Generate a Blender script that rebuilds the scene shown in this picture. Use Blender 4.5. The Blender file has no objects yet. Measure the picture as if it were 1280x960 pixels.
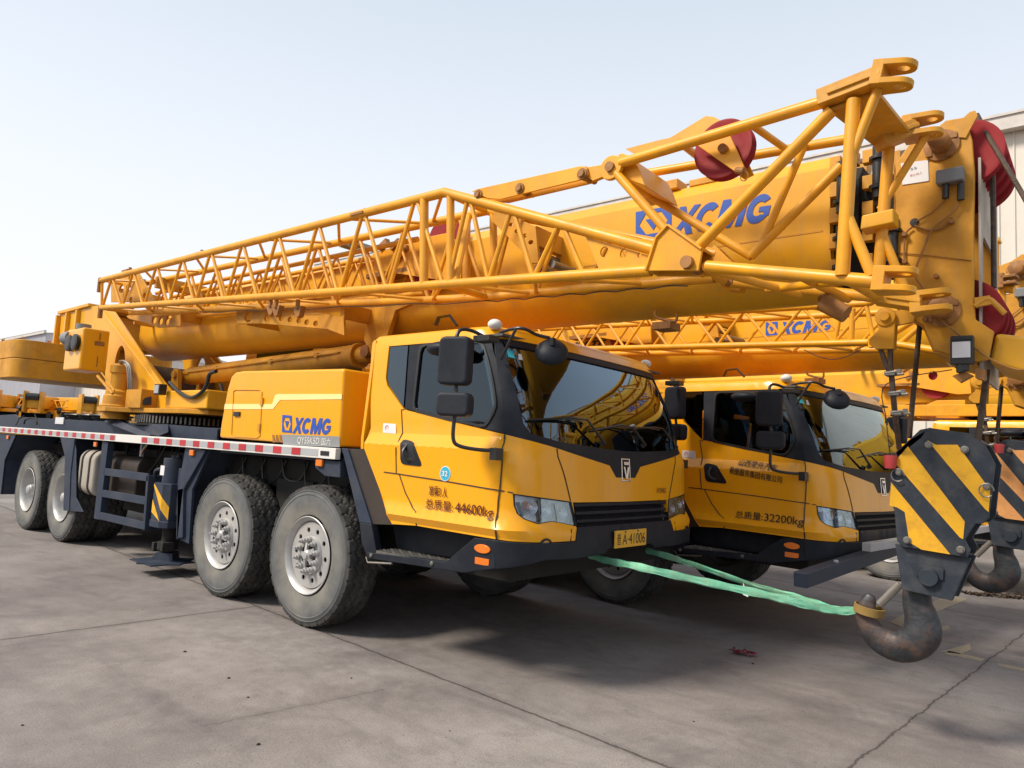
import bpy, bmesh, math, random
from mathutils import Vector, Matrix, geometry
random.seed(7)
S = bpy.context.scene
COL = S.collection
PI = math.pi
rad = math.radians

# ------------------------------------------------------------------ camera
CAM = Vector((4.9075, -3.3793, 1.4542))
YAW, PITCH, ROLL, FPX = 2.27499204, 0.09604426, 0.05649591, 889.95
FW = Vector((math.cos(YAW)*math.cos(PITCH), math.sin(YAW)*math.cos(PITCH), math.sin(PITCH)))
R0 = Vector((math.sin(YAW), -math.cos(YAW), 0)); U0 = R0.cross(FW)
RT = math.cos(ROLL)*R0 + math.sin(ROLL)*U0
UP = -math.sin(ROLL)*R0 + math.cos(ROLL)*U0
cd = bpy.data.cameras.new('camera'); cam = bpy.data.objects.new('camera', cd); COL.objects.link(cam)
cd.sensor_width = 36; cd.lens = FPX*36/1280; cd.clip_end = 900; cd.clip_start = .05
cam.matrix_world = Matrix(((RT.x, UP.x, -FW.x, CAM.x), (RT.y, UP.y, -FW.y, CAM.y), (RT.z, UP.z, -FW.z, CAM.z), (0, 0, 0, 1)))
S.camera = cam

# survey helper: where the sight line through a point of the photograph meets a real plane
T2 = Matrix.Translation((0.9969, 2.9367, 0)) @ Matrix.Rotation(-.11726, 4, 'Z') @ Matrix.Diagonal((1, 1, .969, 1))
ID = Matrix.Identity(4)
def A(px, py, y=None, x=None, z=None, M=None):
    d = FW + RT*((px-640)/FPX) - UP*((py-480)/FPX); c = CAM.copy()
    if M is not None:
        I = M.inverted(); c = I @ c; d = I.to_3x3() @ d
    if y is not None: t = (y-c.y)/d.y
    elif x is not None: t = (x-c.x)/d.x
    else: t = (z-c.z)/d.z
    return c + d*t

# ------------------------------------------------------------------ materials
def nd(nt, typ, **kw):
    n = nt.nodes.new(typ)
    for k, v in kw.items():
        if k.startswith('i_'): n.inputs[k[2:]].default_value = v
        else: setattr(n, k, v)
    return n
def mat(name, col, rough=.5, metal=0, var=.12, scale=3., col2=None, bump=0, bscale=60., coat=0, dirt=None, dirt_amt=.0, spec=.5, dscale=1.2, stretch=None, streak=0, wave=0):
    m = bpy.data.materials.new(name); m.use_nodes = True; nt = m.node_tree; L = nt.links.new
    b = nt.nodes['Principled BSDF']
    b.inputs['Roughness'].default_value = rough; b.inputs['Metallic'].default_value = metal
    b.inputs['Coat Weight'].default_value = coat; b.inputs['Coat Roughness'].default_value = .12
    b.inputs['Specular IOR Level'].default_value = spec
    tc = nd(nt, 'ShaderNodeTexCoord'); src = tc.outputs['Object']
    if stretch:
        mp = nd(nt, 'ShaderNodeMapping'); mp.inputs['Scale'].default_value = stretch; L(src, mp.inputs[0]); src = mp.outputs[0]
    n = nd(nt, 'ShaderNodeTexNoise', i_Scale=scale, i_Detail=8, i_Roughness=.62); L(src, n.inputs['Vector'])
    r = nd(nt, 'ShaderNodeValToRGB'); L(n.outputs[0], r.inputs[0])
    c2 = col2 or tuple(c*(1-var*2.2) for c in col)
    r.color_ramp.elements[0].position = .3; r.color_ramp.elements[1].position = .68
    r.color_ramp.elements[0].color = (*c2, 1); r.color_ramp.elements[1].color = (*col, 1)
    out = r.outputs[0]
    if dirt:
        n2 = nd(nt, 'ShaderNodeTexNoise', i_Scale=dscale, i_Detail=10, i_Roughness=.7); L(tc.outputs['Object'], n2.inputs['Vector'])
        r2 = nd(nt, 'ShaderNodeValToRGB'); L(n2.outputs[0], r2.inputs[0])
        r2.color_ramp.elements[0].position = .46; r2.color_ramp.elements[1].position = .74
        r2.color_ramp.elements[0].color = (0, 0, 0, 1); r2.color_ramp.elements[1].color = (dirt_amt,)*3+(1,)
        mx = nd(nt, 'ShaderNodeMix', data_type='RGBA'); L(r2.outputs[0], mx.inputs[0]); L(out, mx.inputs[6])
        mx.inputs[7].default_value = (*dirt, 1); out = mx.outputs[2]
        mr = nd(nt, 'ShaderNodeMath', operation='MULTIPLY_ADD'); L(r2.outputs[0], mr.inputs[0]); mr.inputs[1].default_value = .5; mr.inputs[2].default_value = rough
        L(mr.outputs[0], b.inputs['Roughness'])
    if streak:      # rain-washed dust running down the panels
        mp = nd(nt, 'ShaderNodeMapping'); mp.inputs['Scale'].default_value = (9, 9, .55); L(tc.outputs['Object'], mp.inputs[0])
        n4 = nd(nt, 'ShaderNodeTexNoise', i_Scale=2.2, i_Detail=9, i_Roughness=.72); L(mp.outputs[0], n4.inputs['Vector'])
        r4 = nd(nt, 'ShaderNodeValToRGB'); L(n4.outputs[0], r4.inputs[0]); r4.color_ramp.elements[0].position = .48; r4.color_ramp.elements[1].position = .72
        r4.color_ramp.elements[0].color = (0, 0, 0, 1); r4.color_ramp.elements[1].color = (streak,)*3+(1,)
        m4 = nd(nt, 'ShaderNodeMix', data_type='RGBA'); L(r4.outputs[0], m4.inputs[0]); L(out, m4.inputs[6]); m4.inputs[7].default_value = (.40, .27, .13, 1); out = m4.outputs[2]
        n5 = nd(nt, 'ShaderNodeTexNoise', i_Scale=150, i_Detail=2); L(tc.outputs['Object'], n5.inputs['Vector'])
        r5 = nd(nt, 'ShaderNodeValToRGB'); L(n5.outputs[0], r5.inputs[0]); r5.color_ramp.elements[0].position = .72; r5.color_ramp.elements[1].position = .76
        r5.color_ramp.elements[0].color = (0, 0, 0, 1); r5.color_ramp.elements[1].color = (.5, .5, .5, 1)
        m5 = nd(nt, 'ShaderNodeMix', data_type='RGBA'); L(r5.outputs[0], m5.inputs[0]); L(out, m5.inputs[6]); m5.inputs[7].default_value = (.16, .08, .03, 1); out = m5.outputs[2]
    if wave:
        n6 = nd(nt, 'ShaderNodeTexNoise', i_Scale=3.2, i_Detail=2); L(tc.outputs['Object'], n6.inputs['Vector'])
        b6 = nd(nt, 'ShaderNodeBump', i_Strength=wave, i_Distance=.02); L(n6.outputs[0], b6.inputs['Height']); L(b6.outputs[0], b.inputs['Normal']); L(b6.outputs[0], b.inputs['Coat Normal'])
    L(out, b.inputs['Base Color'])
    if bump:
        n3 = nd(nt, 'ShaderNodeTexNoise', i_Scale=bscale, i_Detail=5); L(tc.outputs['Object'], n3.inputs['Vector'])
        bp = nd(nt, 'ShaderNodeBump', i_Strength=bump, i_Distance=.01); L(n3.outputs[0], bp.inputs['Height']); L(bp.outputs[0], b.inputs['Normal'])
    return m
M = {}
YC = (.80, .39, .006)
M['yellow'] = mat('yellow_paint', YC, .42, var=.08, scale=1.3, coat=.06, spec=.45, dirt=(.36, .15, .02), dirt_amt=.32, dscale=1.1, streak=.30, wave=.25)
M['cabyellow'] = mat('cab_paint', (.88, .385, .003), .30, var=.02, scale=1.2, coat=.35, spec=.35, streak=.20, wave=.22, dirt=(.55, .30, .05), dirt_amt=.12, dscale=1.7)
M['tubeyellow'] = mat('tube_paint', (.84, .37, .006), .40, spec=.45, streak=.3, var=.10, scale=5, dirt=(.30, .13, .03), dirt_amt=.35, dscale=4.5)
M['ochre'] = mat('weathered_yellow_paint', (.70, .32, .012), .48, spec=.4, streak=.35, var=.14, scale=2.2, dirt=(.16, .07, .02), dirt_amt=.5, dscale=3.2)
M['brown'] = mat('rusty_cast_steel', (.40, .17, .035), .55, var=.2, scale=6, dirt=(.07, .03, .015), dirt_amt=.6, dscale=7)
M['cream'] = mat('cream_stripe', (.90, .74, .30), .4, var=.03)
M['navy'] = mat('chassis_paint', (.026, .038, .066), .52, spec=.32, var=.1, scale=2, dirt=(.12, .115, .115), dirt_amt=.35, dscale=2.3, stretch=(1, 1, 3))
M['black'] = mat('black_plastic', (.010, .014, .024), .55, spec=.28, var=.15, dirt=(.07, .068, .068), dirt_amt=.25, dscale=3, bump=.05, bscale=250)
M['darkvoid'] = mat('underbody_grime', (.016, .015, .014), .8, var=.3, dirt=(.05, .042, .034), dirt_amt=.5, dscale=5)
M['brownpanel'] = mat('fender_liner', (.040, .028, .022), .6, var=.15, dirt=(.10, .08, .065), dirt_amt=.3)
M['white'] = mat('white_paint', (.74, .73, .70), .45, var=.05, dirt=(.45, .40, .34), dirt_amt=.45, dscale=3)
M['grey'] = mat('grey_paint', (.27, .28, .29), .5, var=.08)
M['ltgrey'] = mat('reflector_grey', (.42, .43, .45), .45, var=.1)
M['red'] = mat('red_reflector', (.50, .03, .04), .4, var=.12)
M['sheave'] = mat('red_nylon_sheave', (.30, .010, .014), .55, spec=.3, var=.12, dirt=(.10, .012, .012), dirt_amt=.45, dscale=6)
M['blue'] = mat('blue_decal', (.02, .085, .42), .4, var=.04)
M['maroon'] = mat('door_lettering', (.10, .012, .008), .5, var=.05)
M['ink'] = mat('black_lettering', (.02, .018, .016), .5, var=.05)
M['steel'] = mat('bare_steel', (.30, .29, .27), .42, metal=.8, var=.15, scale=20, dirt=(.2, .13, .08), dirt_amt=.4, dscale=9)
M['silver'] = mat('silver_wheel_paint', (.50, .50, .50), .42, metal=.35, var=.12, scale=6, dirt=(.36, .32, .27), dirt_amt=.5, dscale=5)
M['bowl'] = mat('lamp_bowl', (.66, .66, .69), .18, metal=.95, var=.05, bump=.5, bscale=70)
M['chrome'] = mat('chrome', (.62, .62, .64), .12, metal=1, var=.02)
M['tyre'] = mat('tyre_rubber', (.035, .034, .034), .78, var=.2, scale=9, dirt=(.13, .12, .105), dirt_amt=.6, dscale=9, bump=.15, bscale=90)
M['sidewall'] = mat('dusty_sidewall', (.158, .160, .158), .85, var=.16, scale=4, col2=(.070, .076, .084), dirt=(.20, .19, .165), dirt_amt=.55, dscale=3.5, bump=.14, bscale=110)
def _dust_rings(m):   # tan dust caked towards the rim, rubber wiped darker towards the tread
    nt = m.node_tree; L = nt.links.new; b = nt.nodes['Principled BSDF']; src = b.inputs['Base Color'].links[0].from_socket
    tc = nd(nt, 'ShaderNodeTexCoord'); sp = nd(nt, 'ShaderNodeVectorMath', operation='MULTIPLY'); L(tc.outputs['Object'], sp.inputs[0]); sp.inputs[1].default_value = (1, 0, 1)
    ln = nd(nt, 'ShaderNodeVectorMath', operation='LENGTH'); L(sp.outputs[0], ln.inputs[0])
    nz = nd(nt, 'ShaderNodeTexNoise', i_Scale=7, i_Detail=6); L(tc.outputs['Object'], nz.inputs['Vector'])
    ad = nd(nt, 'ShaderNodeMath', operation='MULTIPLY_ADD'); L(nz.outputs[0], ad.inputs[0]); ad.inputs[1].default_value = .12; L(ln.outputs[1], ad.inputs[2])
    r = nd(nt, 'ShaderNodeValToRGB'); L(ad.outputs[0], r.inputs[0]); e = r.color_ramp.elements
    e[0].position = .37; e[0].color = (1.40, 1.32, 1.16, 1); e[1].position = .60; e[1].color = (.62, .66, .72, 1); q = e.new(.49); q.color = (1.15, 1.12, 1.08, 1)
    mx = nd(nt, 'ShaderNodeMix', data_type='RGBA', blend_type='MULTIPLY'); mx.inputs[0].default_value = 1; L(src, mx.inputs[6]); L(r.outputs[0], mx.inputs[7]); L(mx.outputs[2], b.inputs['Base Color'])
_dust_rings(M['sidewall'])
M['amber'] = mat('amber_lens', (.85, .20, .01), .25, var=.08, coat=.6)
M['beige'] = mat('dusty_tank_paint', (.40, .36, .31), .5, var=.1, dirt=(.26, .21, .16), dirt_amt=.7, dscale=4)
M['orangebox'] = mat('orange_paint', (.72, .28, .012), .45, var=.08, dirt=(.3, .14, .04), dirt_amt=.4)
M['rope'] = mat('greasy_wire_rope', (.10, .062, .038), .6, var=.3, scale=40, bump=.5, bscale=160)
M['hose'] = mat('black_rubber_hose', (.02, .02, .02), .4, var=.1)
M['sling'] = mat('green_webbing', (.075, .36, .235), .8, var=.14, scale=6, col2=(.24, .55, .38), dirt=(.22, .15, .06), dirt_amt=.55, dscale=7, bump=.3, bscale=120)
M['slingtape'] = mat('ochre_webbing_band', (.30, .19, .05), .8, var=.15)
M['blockdark'] = mat('hook_block_slate_paint', (.026, .036, .052), .55, spec=.35, var=.15, scale=6, dirt=(.14, .135, .13), dirt_amt=.38, dscale=8)
M['blockyellow'] = mat('hook_block_yellow_paint', (.84, .44, .012), .5, var=.05, dirt=(.34, .14, .03), dirt_amt=.6, dscale=9)
M['blockorange'] = mat('hook_block_orange_paint', (.78, .36, .12), .5, var=.08, dirt=(.34, .14, .03), dirt_amt=.5, dscale=9)
M['hook'] = mat('worn_forged_hook', (.055, .060, .070), .46, metal=.3, var=.3, scale=9, dirt=(.24, .11, .05), dirt_amt=.55, dscale=5, bump=.35, bscale=40)
M['paper'] = mat('paper_sticker', (.72, .72, .74), .6, var=.04)
M['redprint'] = mat('red_print', (.5, .05, .05), .5)
M['teal'] = mat('teal_sticker', (.02, .36, .46), .5)
M['cyan'] = mat('blue_round_sticker', (.03, .42, .62), .5)
M['plate'] = mat('number_plate_yellow', (.80, .44, .04), .45, var=.06)
M['seat'] = mat('seat_cloth', (.05, .05, .055), .9, var=.2)
M['interior'] = mat('cab_lining', (.10, .095, .09), .8, var=.1)
M['plasticsheet'] = mat('black_plastic_sheeting', (.03, .035, .035), .3, var=.3, bump=.6, bscale=8)
M['lensback'] = mat('headlight_reflector', (.74, .74, .76), .28, metal=.35, var=.06, bump=.5, bscale=60)
M['junction'] = mat('grey_junction_box', (.20, .21, .22), .45, var=.1)
M['wall'] = None

def glass(name, tint, refl=1.0):
    m = bpy.data.materials.new(name); m.use_nodes = True; nt = m.node_tree; L = nt.links.new
    for n in list(nt.nodes): nt.nodes.remove(n)
    o = nd(nt, 'ShaderNodeOutputMaterial'); t = nd(nt, 'ShaderNodeBsdfTransparent'); t.inputs[0].default_value = (*tint, 1)
    g = nd(nt, 'ShaderNodeBsdfGlossy'); g.inputs['Roughness'].default_value = .015; g.inputs['Color'].default_value = (.66, .84, 1, 1)
    f = nd(nt, 'ShaderNodeFresnel', i_IOR=1.55); a = nd(nt, 'ShaderNodeMath', operation='MULTIPLY_ADD'); L(f.outputs[0], a.inputs[0])
    a.inputs[1].default_value = 1.5*refl; a.inputs[2].default_value = .035*refl; a.use_clamp = True
    mx = nd(nt, 'ShaderNodeMixShader'); L(a.outputs[0], mx.inputs[0]); L(t.outputs[0], mx.inputs[1]); L(g.outputs[0], mx.inputs[2]); L(mx.outputs[0], o.inputs[0])
    return m
M['glass'] = glass('cab_glass', (.38, .42, .42), .7); M['darkglass'] = glass('privacy_glass', (.03, .03, .035), 1.0)
M['lens'] = glass('headlight_lens', (.95, .96, .97), .35)
M['windscreen'] = glass('windscreen_glass', (.52, .58, .60), 1.2)

# ------------------------------------------------------------------ mesh builder
class B:
    def __init__(s): s.bm = bmesh.new(); s.mi = 0
    def face(s, vs):
        try:
            f = s.bm.faces.new(vs); f.material_index = s.mi; return f
        except ValueError: return None
    def box(s, c, d, rot=None):
        c = Vector(c); vs = []
        for sx in (-.5, .5):
            for sy in (-.5, .5):
                for sz in (-.5, .5):
                    v = Vector((sx*d[0], sy*d[1], sz*d[2]))
                    if rot is not None: v = rot @ v
                    vs.append(s.bm.verts.new(c+v))
        for q in ((0, 1, 3, 2), (4, 6, 7, 5), (0, 4, 5, 1), (2, 3, 7, 6), (0, 2, 6, 4), (1, 5, 7, 3)): s.face([vs[i] for i in q])
        return s
    def bx(s, x0, x1, y0, y1, z0, z1): return s.box(((x0+x1)/2, (y0+y1)/2, (z0+z1)/2), (abs(x1-x0), abs(y1-y0), abs(z1-z0)))
    def beam(s, p, q, w, h, up=(0, 0, 1)):
        p, q = Vector(p), Vector(q); d = (q-p); l = d.length; d.normalize(); u = Vector(up); r = d.cross(u).normalized(); u = r.cross(d)
        m = Matrix((d, r, u)).transposed(); return s.box((p+q)/2, (l, w, h), m)
    def prism(s, pts, vec):
        vec = Vector(vec); a = [s.bm.verts.new(Vector(p)) for p in pts]; b = [s.bm.verts.new(Vector(p)+vec) for p in pts]; n = len(a)
        s.face(a[::-1]); s.face(b)
        for i in range(n): s.face([a[i], a[(i+1) % n], b[(i+1) % n], b[i]])
        return s
    def plate(s, pxs, y, t, M_=None): return s.prism([A(px, py, y=y, M=M_) for px, py in pxs], (0, t, 0))
    def ring(s, c, ax, r, seg, ref=None):
        ax = Vector(ax).normalized(); ref = Vector(ref) if ref is not None else (Vector((0, 0, 1)) if abs(ax.z) < .9 else Vector((1, 0, 0)))
        u = ax.cross(ref).normalized(); v = ax.cross(u)
        return [s.bm.verts.new(Vector(c)+r*(math.cos(2*PI*i/seg)*u+math.sin(2*PI*i/seg)*v)) for i in range(seg)]
    def link(s, a, b):
        n = len(a)
        for i in range(n): s.face([a[i], a[(i+1) % n], b[(i+1) % n], b[i]])
    def tube(s, p, q, r, seg=12, r2=None):
        p, q = Vector(p), Vector(q); a = s.ring(p, q-p, r, seg); b = s.ring(q, q-p, r2 if r2 is not None else r, seg)
        s.link(a, b); s.face(a[::-1]); s.face(b); return s
    def path(s, pts, r, seg=8, flat=1, closed=False):
        pts = [Vector(p) for p in pts]
        if 4 <= len(pts) <= 12 and not isinstance(r, (list, tuple)) and seg > 4:      # hoses and bent bars run smoothly
            q = []
            for i in range(len(pts)-1):
                a, c, d, e = pts[max(0, i-1)], pts[i], pts[i+1], pts[min(len(pts)-1, i+2)]
                for k in range(5): t = k/5; q.append(.5*((2*c)+(d-a)*t+(2*a-5*c+4*d-e)*t*t+(3*c-a-3*d+e)*t**3))
            pts = q+[pts[-1]]
        rings = []; n = len(pts); u = None
        for i, p in enumerate(pts):
            d = (pts[min(i+1, n-1)]-pts[max(i-1, 0)]).normalized()
            if u is None: u = d.cross(Vector((0, 0, 1)) if abs(d.z) < .9 else Vector((1, 0, 0))).normalized()
            u = (u-d*u.dot(d)).normalized(); v = d.cross(u); rr = r[i] if isinstance(r, (list, tuple)) else r
            rings.append([s.bm.verts.new(p+rr*(math.cos(2*PI*k/seg)*u+flat*math.sin(2*PI*k/seg)*v)) for k in range(seg)])
        for a, b in zip(rings, rings[1:]): s.link(a, b)
        s.face(rings[0][::-1]); s.face(rings[-1]); return s
    def lathe(s, prof, o=(0, 0, 0), ax=(0, 0, 1), seg=32, cap=True):
        o = Vector(o); ax = Vector(ax).normalized(); rings = [s.ring(o+ax*h, ax, max(r, 1e-4), seg) for r, h in prof]
        for a, b in zip(rings, rings[1:]): s.link(a, b)
        if cap: s.face(rings[0][::-1]); s.face(rings[-1])
        return s
    def ball(s, c, r, seg=16, sc=(1, 1, 1)):
        n = seg//2; c = Vector(c); rings = []
        for i in range(1, n):
            t = PI*i/n; rings.append([s.bm.verts.new(c+Vector((sc[0]*r*math.sin(t)*math.cos(2*PI*k/seg), sc[1]*r*math.sin(t)*math.sin(2*PI*k/seg), sc[2]*r*math.cos(t)))) for k in range(seg)])
        for a, b in zip(rings, rings[1:]): s.link(b, a)
        s.face(rings[0]); s.face(rings[-1][::-1]); return s
    def holed(s, outer, holes, o, ux, uy, t, grid=None, fmap=None, rows=()):
        """flat or mapped sheet with holes, given thickness t along ux x uy (or by the mapping)"""
        vs = [Vector(p) for p in outer]; es = [(i, (i+1) % len(outer)) for i in range(len(outer))]; loops = [list(range(len(outer)))]
        for h in holes:
            k = len(vs); vs += [Vector(p) for p in h]; es += [(k+i, k+(i+1) % len(h)) for i in range(len(h))]; loops.append(list(range(k, k+len(h))))
        def inside(p, poly):
            c = False; n = len(poly)
            for i in range(n):
                a, b = poly[i], poly[i-1]
                if (a[1] > p[1]) != (b[1] > p[1]) and p[0] < (b[0]-a[0])*(p[1]-a[1])/(b[1]-a[1])+a[0]: c = not c
            return c
        if grid:
            x0, x1 = min(p[0] for p in outer), max(p[0] for p in outer); y0, y1 = min(p[1] for p in outer), max(p[1] for p in outer)
            gx = x0+grid/2
            while gx < x1:
                gy = y0+grid/2
                while gy < y1:
                    if inside((gx, gy), outer) and not any(inside((gx, gy), h) for h in holes): vs.append(Vector((gx+.001, gy+.0013)))
                    gy += grid
                gx += grid
        for zr in rows:
            gx = min(p[0] for p in outer)+.02; x1 = max(p[0] for p in outer); pv = None
            while gx < x1:
                if inside((gx, zr), outer) and not any(inside((gx, zr), h) for h in holes):
                    vs.append(Vector((gx, zr)))
                    if pv is not None: es.append((pv, len(vs)-1))
                    pv = len(vs)-1
                else: pv = None
                gx += .045
        rv, re, rf, ov, oe, of = geometry.delaunay_2d_cdt(vs, es, [], 0, 1e-5)
        keep = []
        for f in rf:
            cx = sum(rv[i].x for i in f)/len(f); cy = sum(rv[i].y for i in f)/len(f)
            if inside((cx, cy), outer) and not any(inside((cx, cy), h) for h in holes): keep.append(f)
        if fmap is None:
            o, ux, uy = Vector(o), Vector(ux), Vector(uy); n = ux.cross(uy).normalized()
            fm = lambda p, k: o+ux*p.x+uy*p.y+n*(t*k)
        else: fm = fmap
        top = {}; bot = {}
        for f in keep:
            for i in f:
                if i not in top: top[i] = s.bm.verts.new(fm(rv[i], 0)); bot[i] = s.bm.verts.new(fm(rv[i], 1))
        cnt = {}
        for f in keep:
            s.face([top[i] for i in f][::-1]); s.face([bot[i] for i in f])
            for a, b in zip(f, list(f[1:])+[f[0]]): cnt[(a, b)] = 1
        for (a, b) in cnt:
            if (b, a) not in cnt: s.face([top[a], top[b], bot[b], bot[a]])
        return s
    def build(s, name, m, parent=None, bevel=0, smooth=35, seg=2):
        bmesh.ops.recalc_face_normals(s.bm, faces=s.bm.faces)
        me = bpy.data.meshes.new(name); s.bm.to_mesh(me); s.bm.free()
        for p in me.polygons: p.use_smooth = True
        me.set_sharp_from_angle(angle=rad(smooth))
        for mm in (m if isinstance(m, (list, tuple)) else [m]): me.materials.append(M[mm] if isinstance(mm, str) else mm)
        o = bpy.data.objects.new(name, me); COL.objects.link(o)
        if parent is not None: o.parent = parent
        if bevel:
            b = o.modifiers.new('bevel', 'BEVEL'); b.width = bevel; b.segments = seg; b.limit_method = 'ANGLE'; b.angle_limit = rad(40); b.harden_normals = True
        return o
def circ(cx, cy, r, n=20, ry=None): return [(cx+r*math.cos(2*PI*i/n), cy+(ry or r)*math.sin(2*PI*i/n)) for i in range(n)]
def rrect(x0, x1, y0, y1, r, n=4):
    o = []
    for cx, cy, a in ((x1-r, y1-r, 0), (x0+r, y1-r, 90), (x0+r, y0+r, 180), (x1-r, y0+r, 270)):
        for k in range(n+1): t = rad(a+90*k/n); o.append((cx+r*math.cos(t), cy+r*math.sin(t)))
    return o
def tag(o, label, cat, group=None, kind=None):
    if kind: o['kind'] = kind
    if label: o['label'] = label; o['category'] = cat
    if group: o['group'] = group
    return o
def empty(name, loc=(0, 0, 0)):
    o = bpy.data.objects.new(name, None); COL.objects.link(o); o.location = loc; o.empty_display_size = .2; return o
def children(o): return [c for c in list(COL.objects) if c.parent == o]
def copy_tree(o, parent=None, skip=()):
    c = o.copy(); COL.objects.link(c); c.parent = parent
    for ch in children(o):
        if ch.name.split('.')[0] in skip: continue
        copy_tree(ch, c)
    return c
_tc = {}
def text(name, s, m, parent, o, ux, uz, w, h, t=.002, bold=0, shear=0, fmap=None, heavy=None):
    """real lettering: unit text mesh fitted to a w x h box at o, spanned by ux (reading direction) and uz (up)"""
    cu = bpy.data.curves.new('t', 'FONT'); cu.body = s; cu.size = 1; cu.offset = bold; cu.shear = shear; cu.resolution_u = 4; cu.fill_mode = 'FRONT'
    ob = bpy.data.objects.new('t', cu); COL.objects.link(ob); bpy.context.view_layer.update()
    me = bpy.data.meshes.new_from_object(ob.evaluated_get(bpy.context.evaluated_depsgraph_get())); bpy.data.objects.remove(ob)
    xs = [v.co.x for v in me.vertices]; ys = [v.co.y for v in me.vertices]
    x0, x1, y0, y1 = min(xs), max(xs), min(ys), max(ys); o, ux, uz = Vector(o), Vector(ux).normalized(), Vector(uz).normalized(); n = ux.cross(uz)
    for v in me.vertices:
        a, b = (v.co.x-x0)/(x1-x0), (v.co.y-y0)/(y1-y0)
        v.co = fmap(a, b) if fmap else o+ux*(a*w)+uz*(b*h)+n*t
    if heavy:       # brush-painted weight: the strokes laid twice, side by side
        bm = bmesh.new(); bm.from_mesh(me); g = bmesh.ops.duplicate(bm, geom=bm.verts[:]+bm.edges[:]+bm.faces[:])
        for v in g['geom']:
            if isinstance(v, bmesh.types.BMVert): v.co += heavy
        bm.to_mesh(me); bm.free()
    me.materials.clear(); me.materials.append(M[m]); me.name = name
    ob = bpy.data.objects.new(name, me); COL.objects.link(ob); ob.parent = parent; return ob
def lerp(tab, z):
    if z <= tab[0][0]: return tab[0][1]
    for (a, va), (b, vb) in zip(tab, tab[1:]):
        if z <= b: return va+(vb-va)*(z-a)/(b-a)
    return tab[-1][1]

# ------------------------------------------------------------------ the driver's cab: a curved skin (s along the wall, z up)
YM = 1.21
_q = [(0, 0), (.3, -.001), (.6, -.008), (.85, -.022), (1.0, -.045), (1.10, -.08), (1.165, -.13), (1.20, -.20), (1.21, -.29), (1.21, -.45), (1.21, -.8), (1.21, -1.2), (1.21, -2.0)]
def _cr(t, k):
    i = min(int(t), len(_q)-2); u = t-i
    p = [_q[max(0, i-1)], _q[i], _q[i+1], _q[min(len(_q)-1, i+2)]]
    if i == 0: p[0] = (-_q[1][0], _q[1][1])
    a = [v[k] for v in p]
    return .5*((2*a[1])+(-a[0]+a[2])*u+(2*a[0]-5*a[1]+4*a[2]-a[3])*u*u+(-a[0]+3*a[1]-3*a[2]+a[3])*u**3)
_tab = [(0, 0, 0)]; _acc = 0
for i in range(1, 12*40+1):
    t = i/40; y_, x_ = _cr(t, 0), _cr(t, 1); _acc += math.hypot(y_-_tab[-1][1], x_-_tab[-1][2]); _tab.append((_acc, y_, x_))
def plan(s):
    s = abs(s); lo, hi = 0, len(_tab)-1
    while hi-lo > 1:
        m = (lo+hi)//2
        if _tab[m][0] <= s: lo = m
        else: hi = m
    a, b = _tab[lo], _tab[hi]; u = (s-a[0])/max(1e-9, b[0]-a[0])
    return a[1]+(b[1]-a[1])*u, a[2]+(b[2]-a[2])*u
X0T = [(.6, 2.20), (.78, 2.215), (.97, 2.215), (1.0, 2.185), (1.14, 2.165), (1.30, 2.16), (1.5, 2.145), (1.56, 2.128)]+[(1.60+.57*k/12, 2.115-.115*(k/12)-.125*(k/12)**2) for k in range(13)]+[(2.21, 1.865), (2.24, 1.855), (2.30, 1.80)]
WT = [(.6, -.02), (.78, 0), (.93, 0), (.978, .026), (1.05, -.004), (1.2, 0), (1.46, .004), (1.55, -.066), (2.17, -.085), (2.24, -.09), (2.30, -.12)]
def SK(s, z, off=0):
    def P(s, z):
        dy, dx = plan(s); w = max(0, min(1, 1+(dx+.1)/.9)); w = w*w*(3-2*w)
        x = dx+2.15+(lerp(X0T, z)-2.15)*w; h = dy+lerp(WT, z)*(dy/1.21)
        return Vector((x, YM-(h if s < 0 else -h), z))
    p = P(s, z)
    if off:
        e = .01; n = (P(s+e, z)-P(s-e, z)).cross(P(s, z+e)-P(s, z-e)).normalized(); p = p+n*off
    return p
def PJ(p, M_=None):
    d = (M_ @ p if M_ is not None else p)-CAM; w = d.dot(FW); return (640+FPX*d.dot(RT)/w, 480-FPX*d.dot(UP)/w)
def SZ(px, py):
    best = None
    for i in range(-26, 13):
        for j in range(0, 12):
            s_, z_ = i*.1, .7+j*.15
            q = PJ(SK(s_, z_)); e = (q[0]-px)**2+(q[1]-py)**2
            if best is None or e < best[0]: best = (e, s_, z_)
    _, s_, z_ = best
    for k in range(14):
        q = PJ(SK(s_, z_)); a = PJ(SK(s_+1e-4, z_)); b = PJ(SK(s_, z_+1e-4))
        j11, j21, j12, j22 = (a[0]-q[0])*1e4, (a[1]-q[1])*1e4, (b[0]-q[0])*1e4, (b[1]-q[1])*1e4
        rx, ry = px-q[0], py-q[1]; D = j11*j22-j12*j21
        if abs(D) < 1e-6: break
        ds, dz = (rx*j22-j12*ry)/D, (j11*ry-rx*j21)/D
        s_ += max(-.2, min(.2, ds)); z_ += max(-.2, min(.2, dz)); z_ = max(.55, min(2.4, z_))
    return (s_, z_)
def dens(poly, step=.07):
    o = []
    for i, a in enumerate(poly):
        b = poly[(i+1) % len(poly)]; n = max(1, int(math.hypot(b[0]-a[0], b[1]-a[1])/step))
        o += [(a[0]+(b[0]-a[0])*k/n, a[1]+(b[1]-a[1])*k/n) for k in range(n)]
    return o
def mir(poly): return [(-p[0], p[1]) for p in poly[::-1]]
def px(*pts): return [SZ(*p) if not isinstance(p, str) else None for p in pts]
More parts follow.
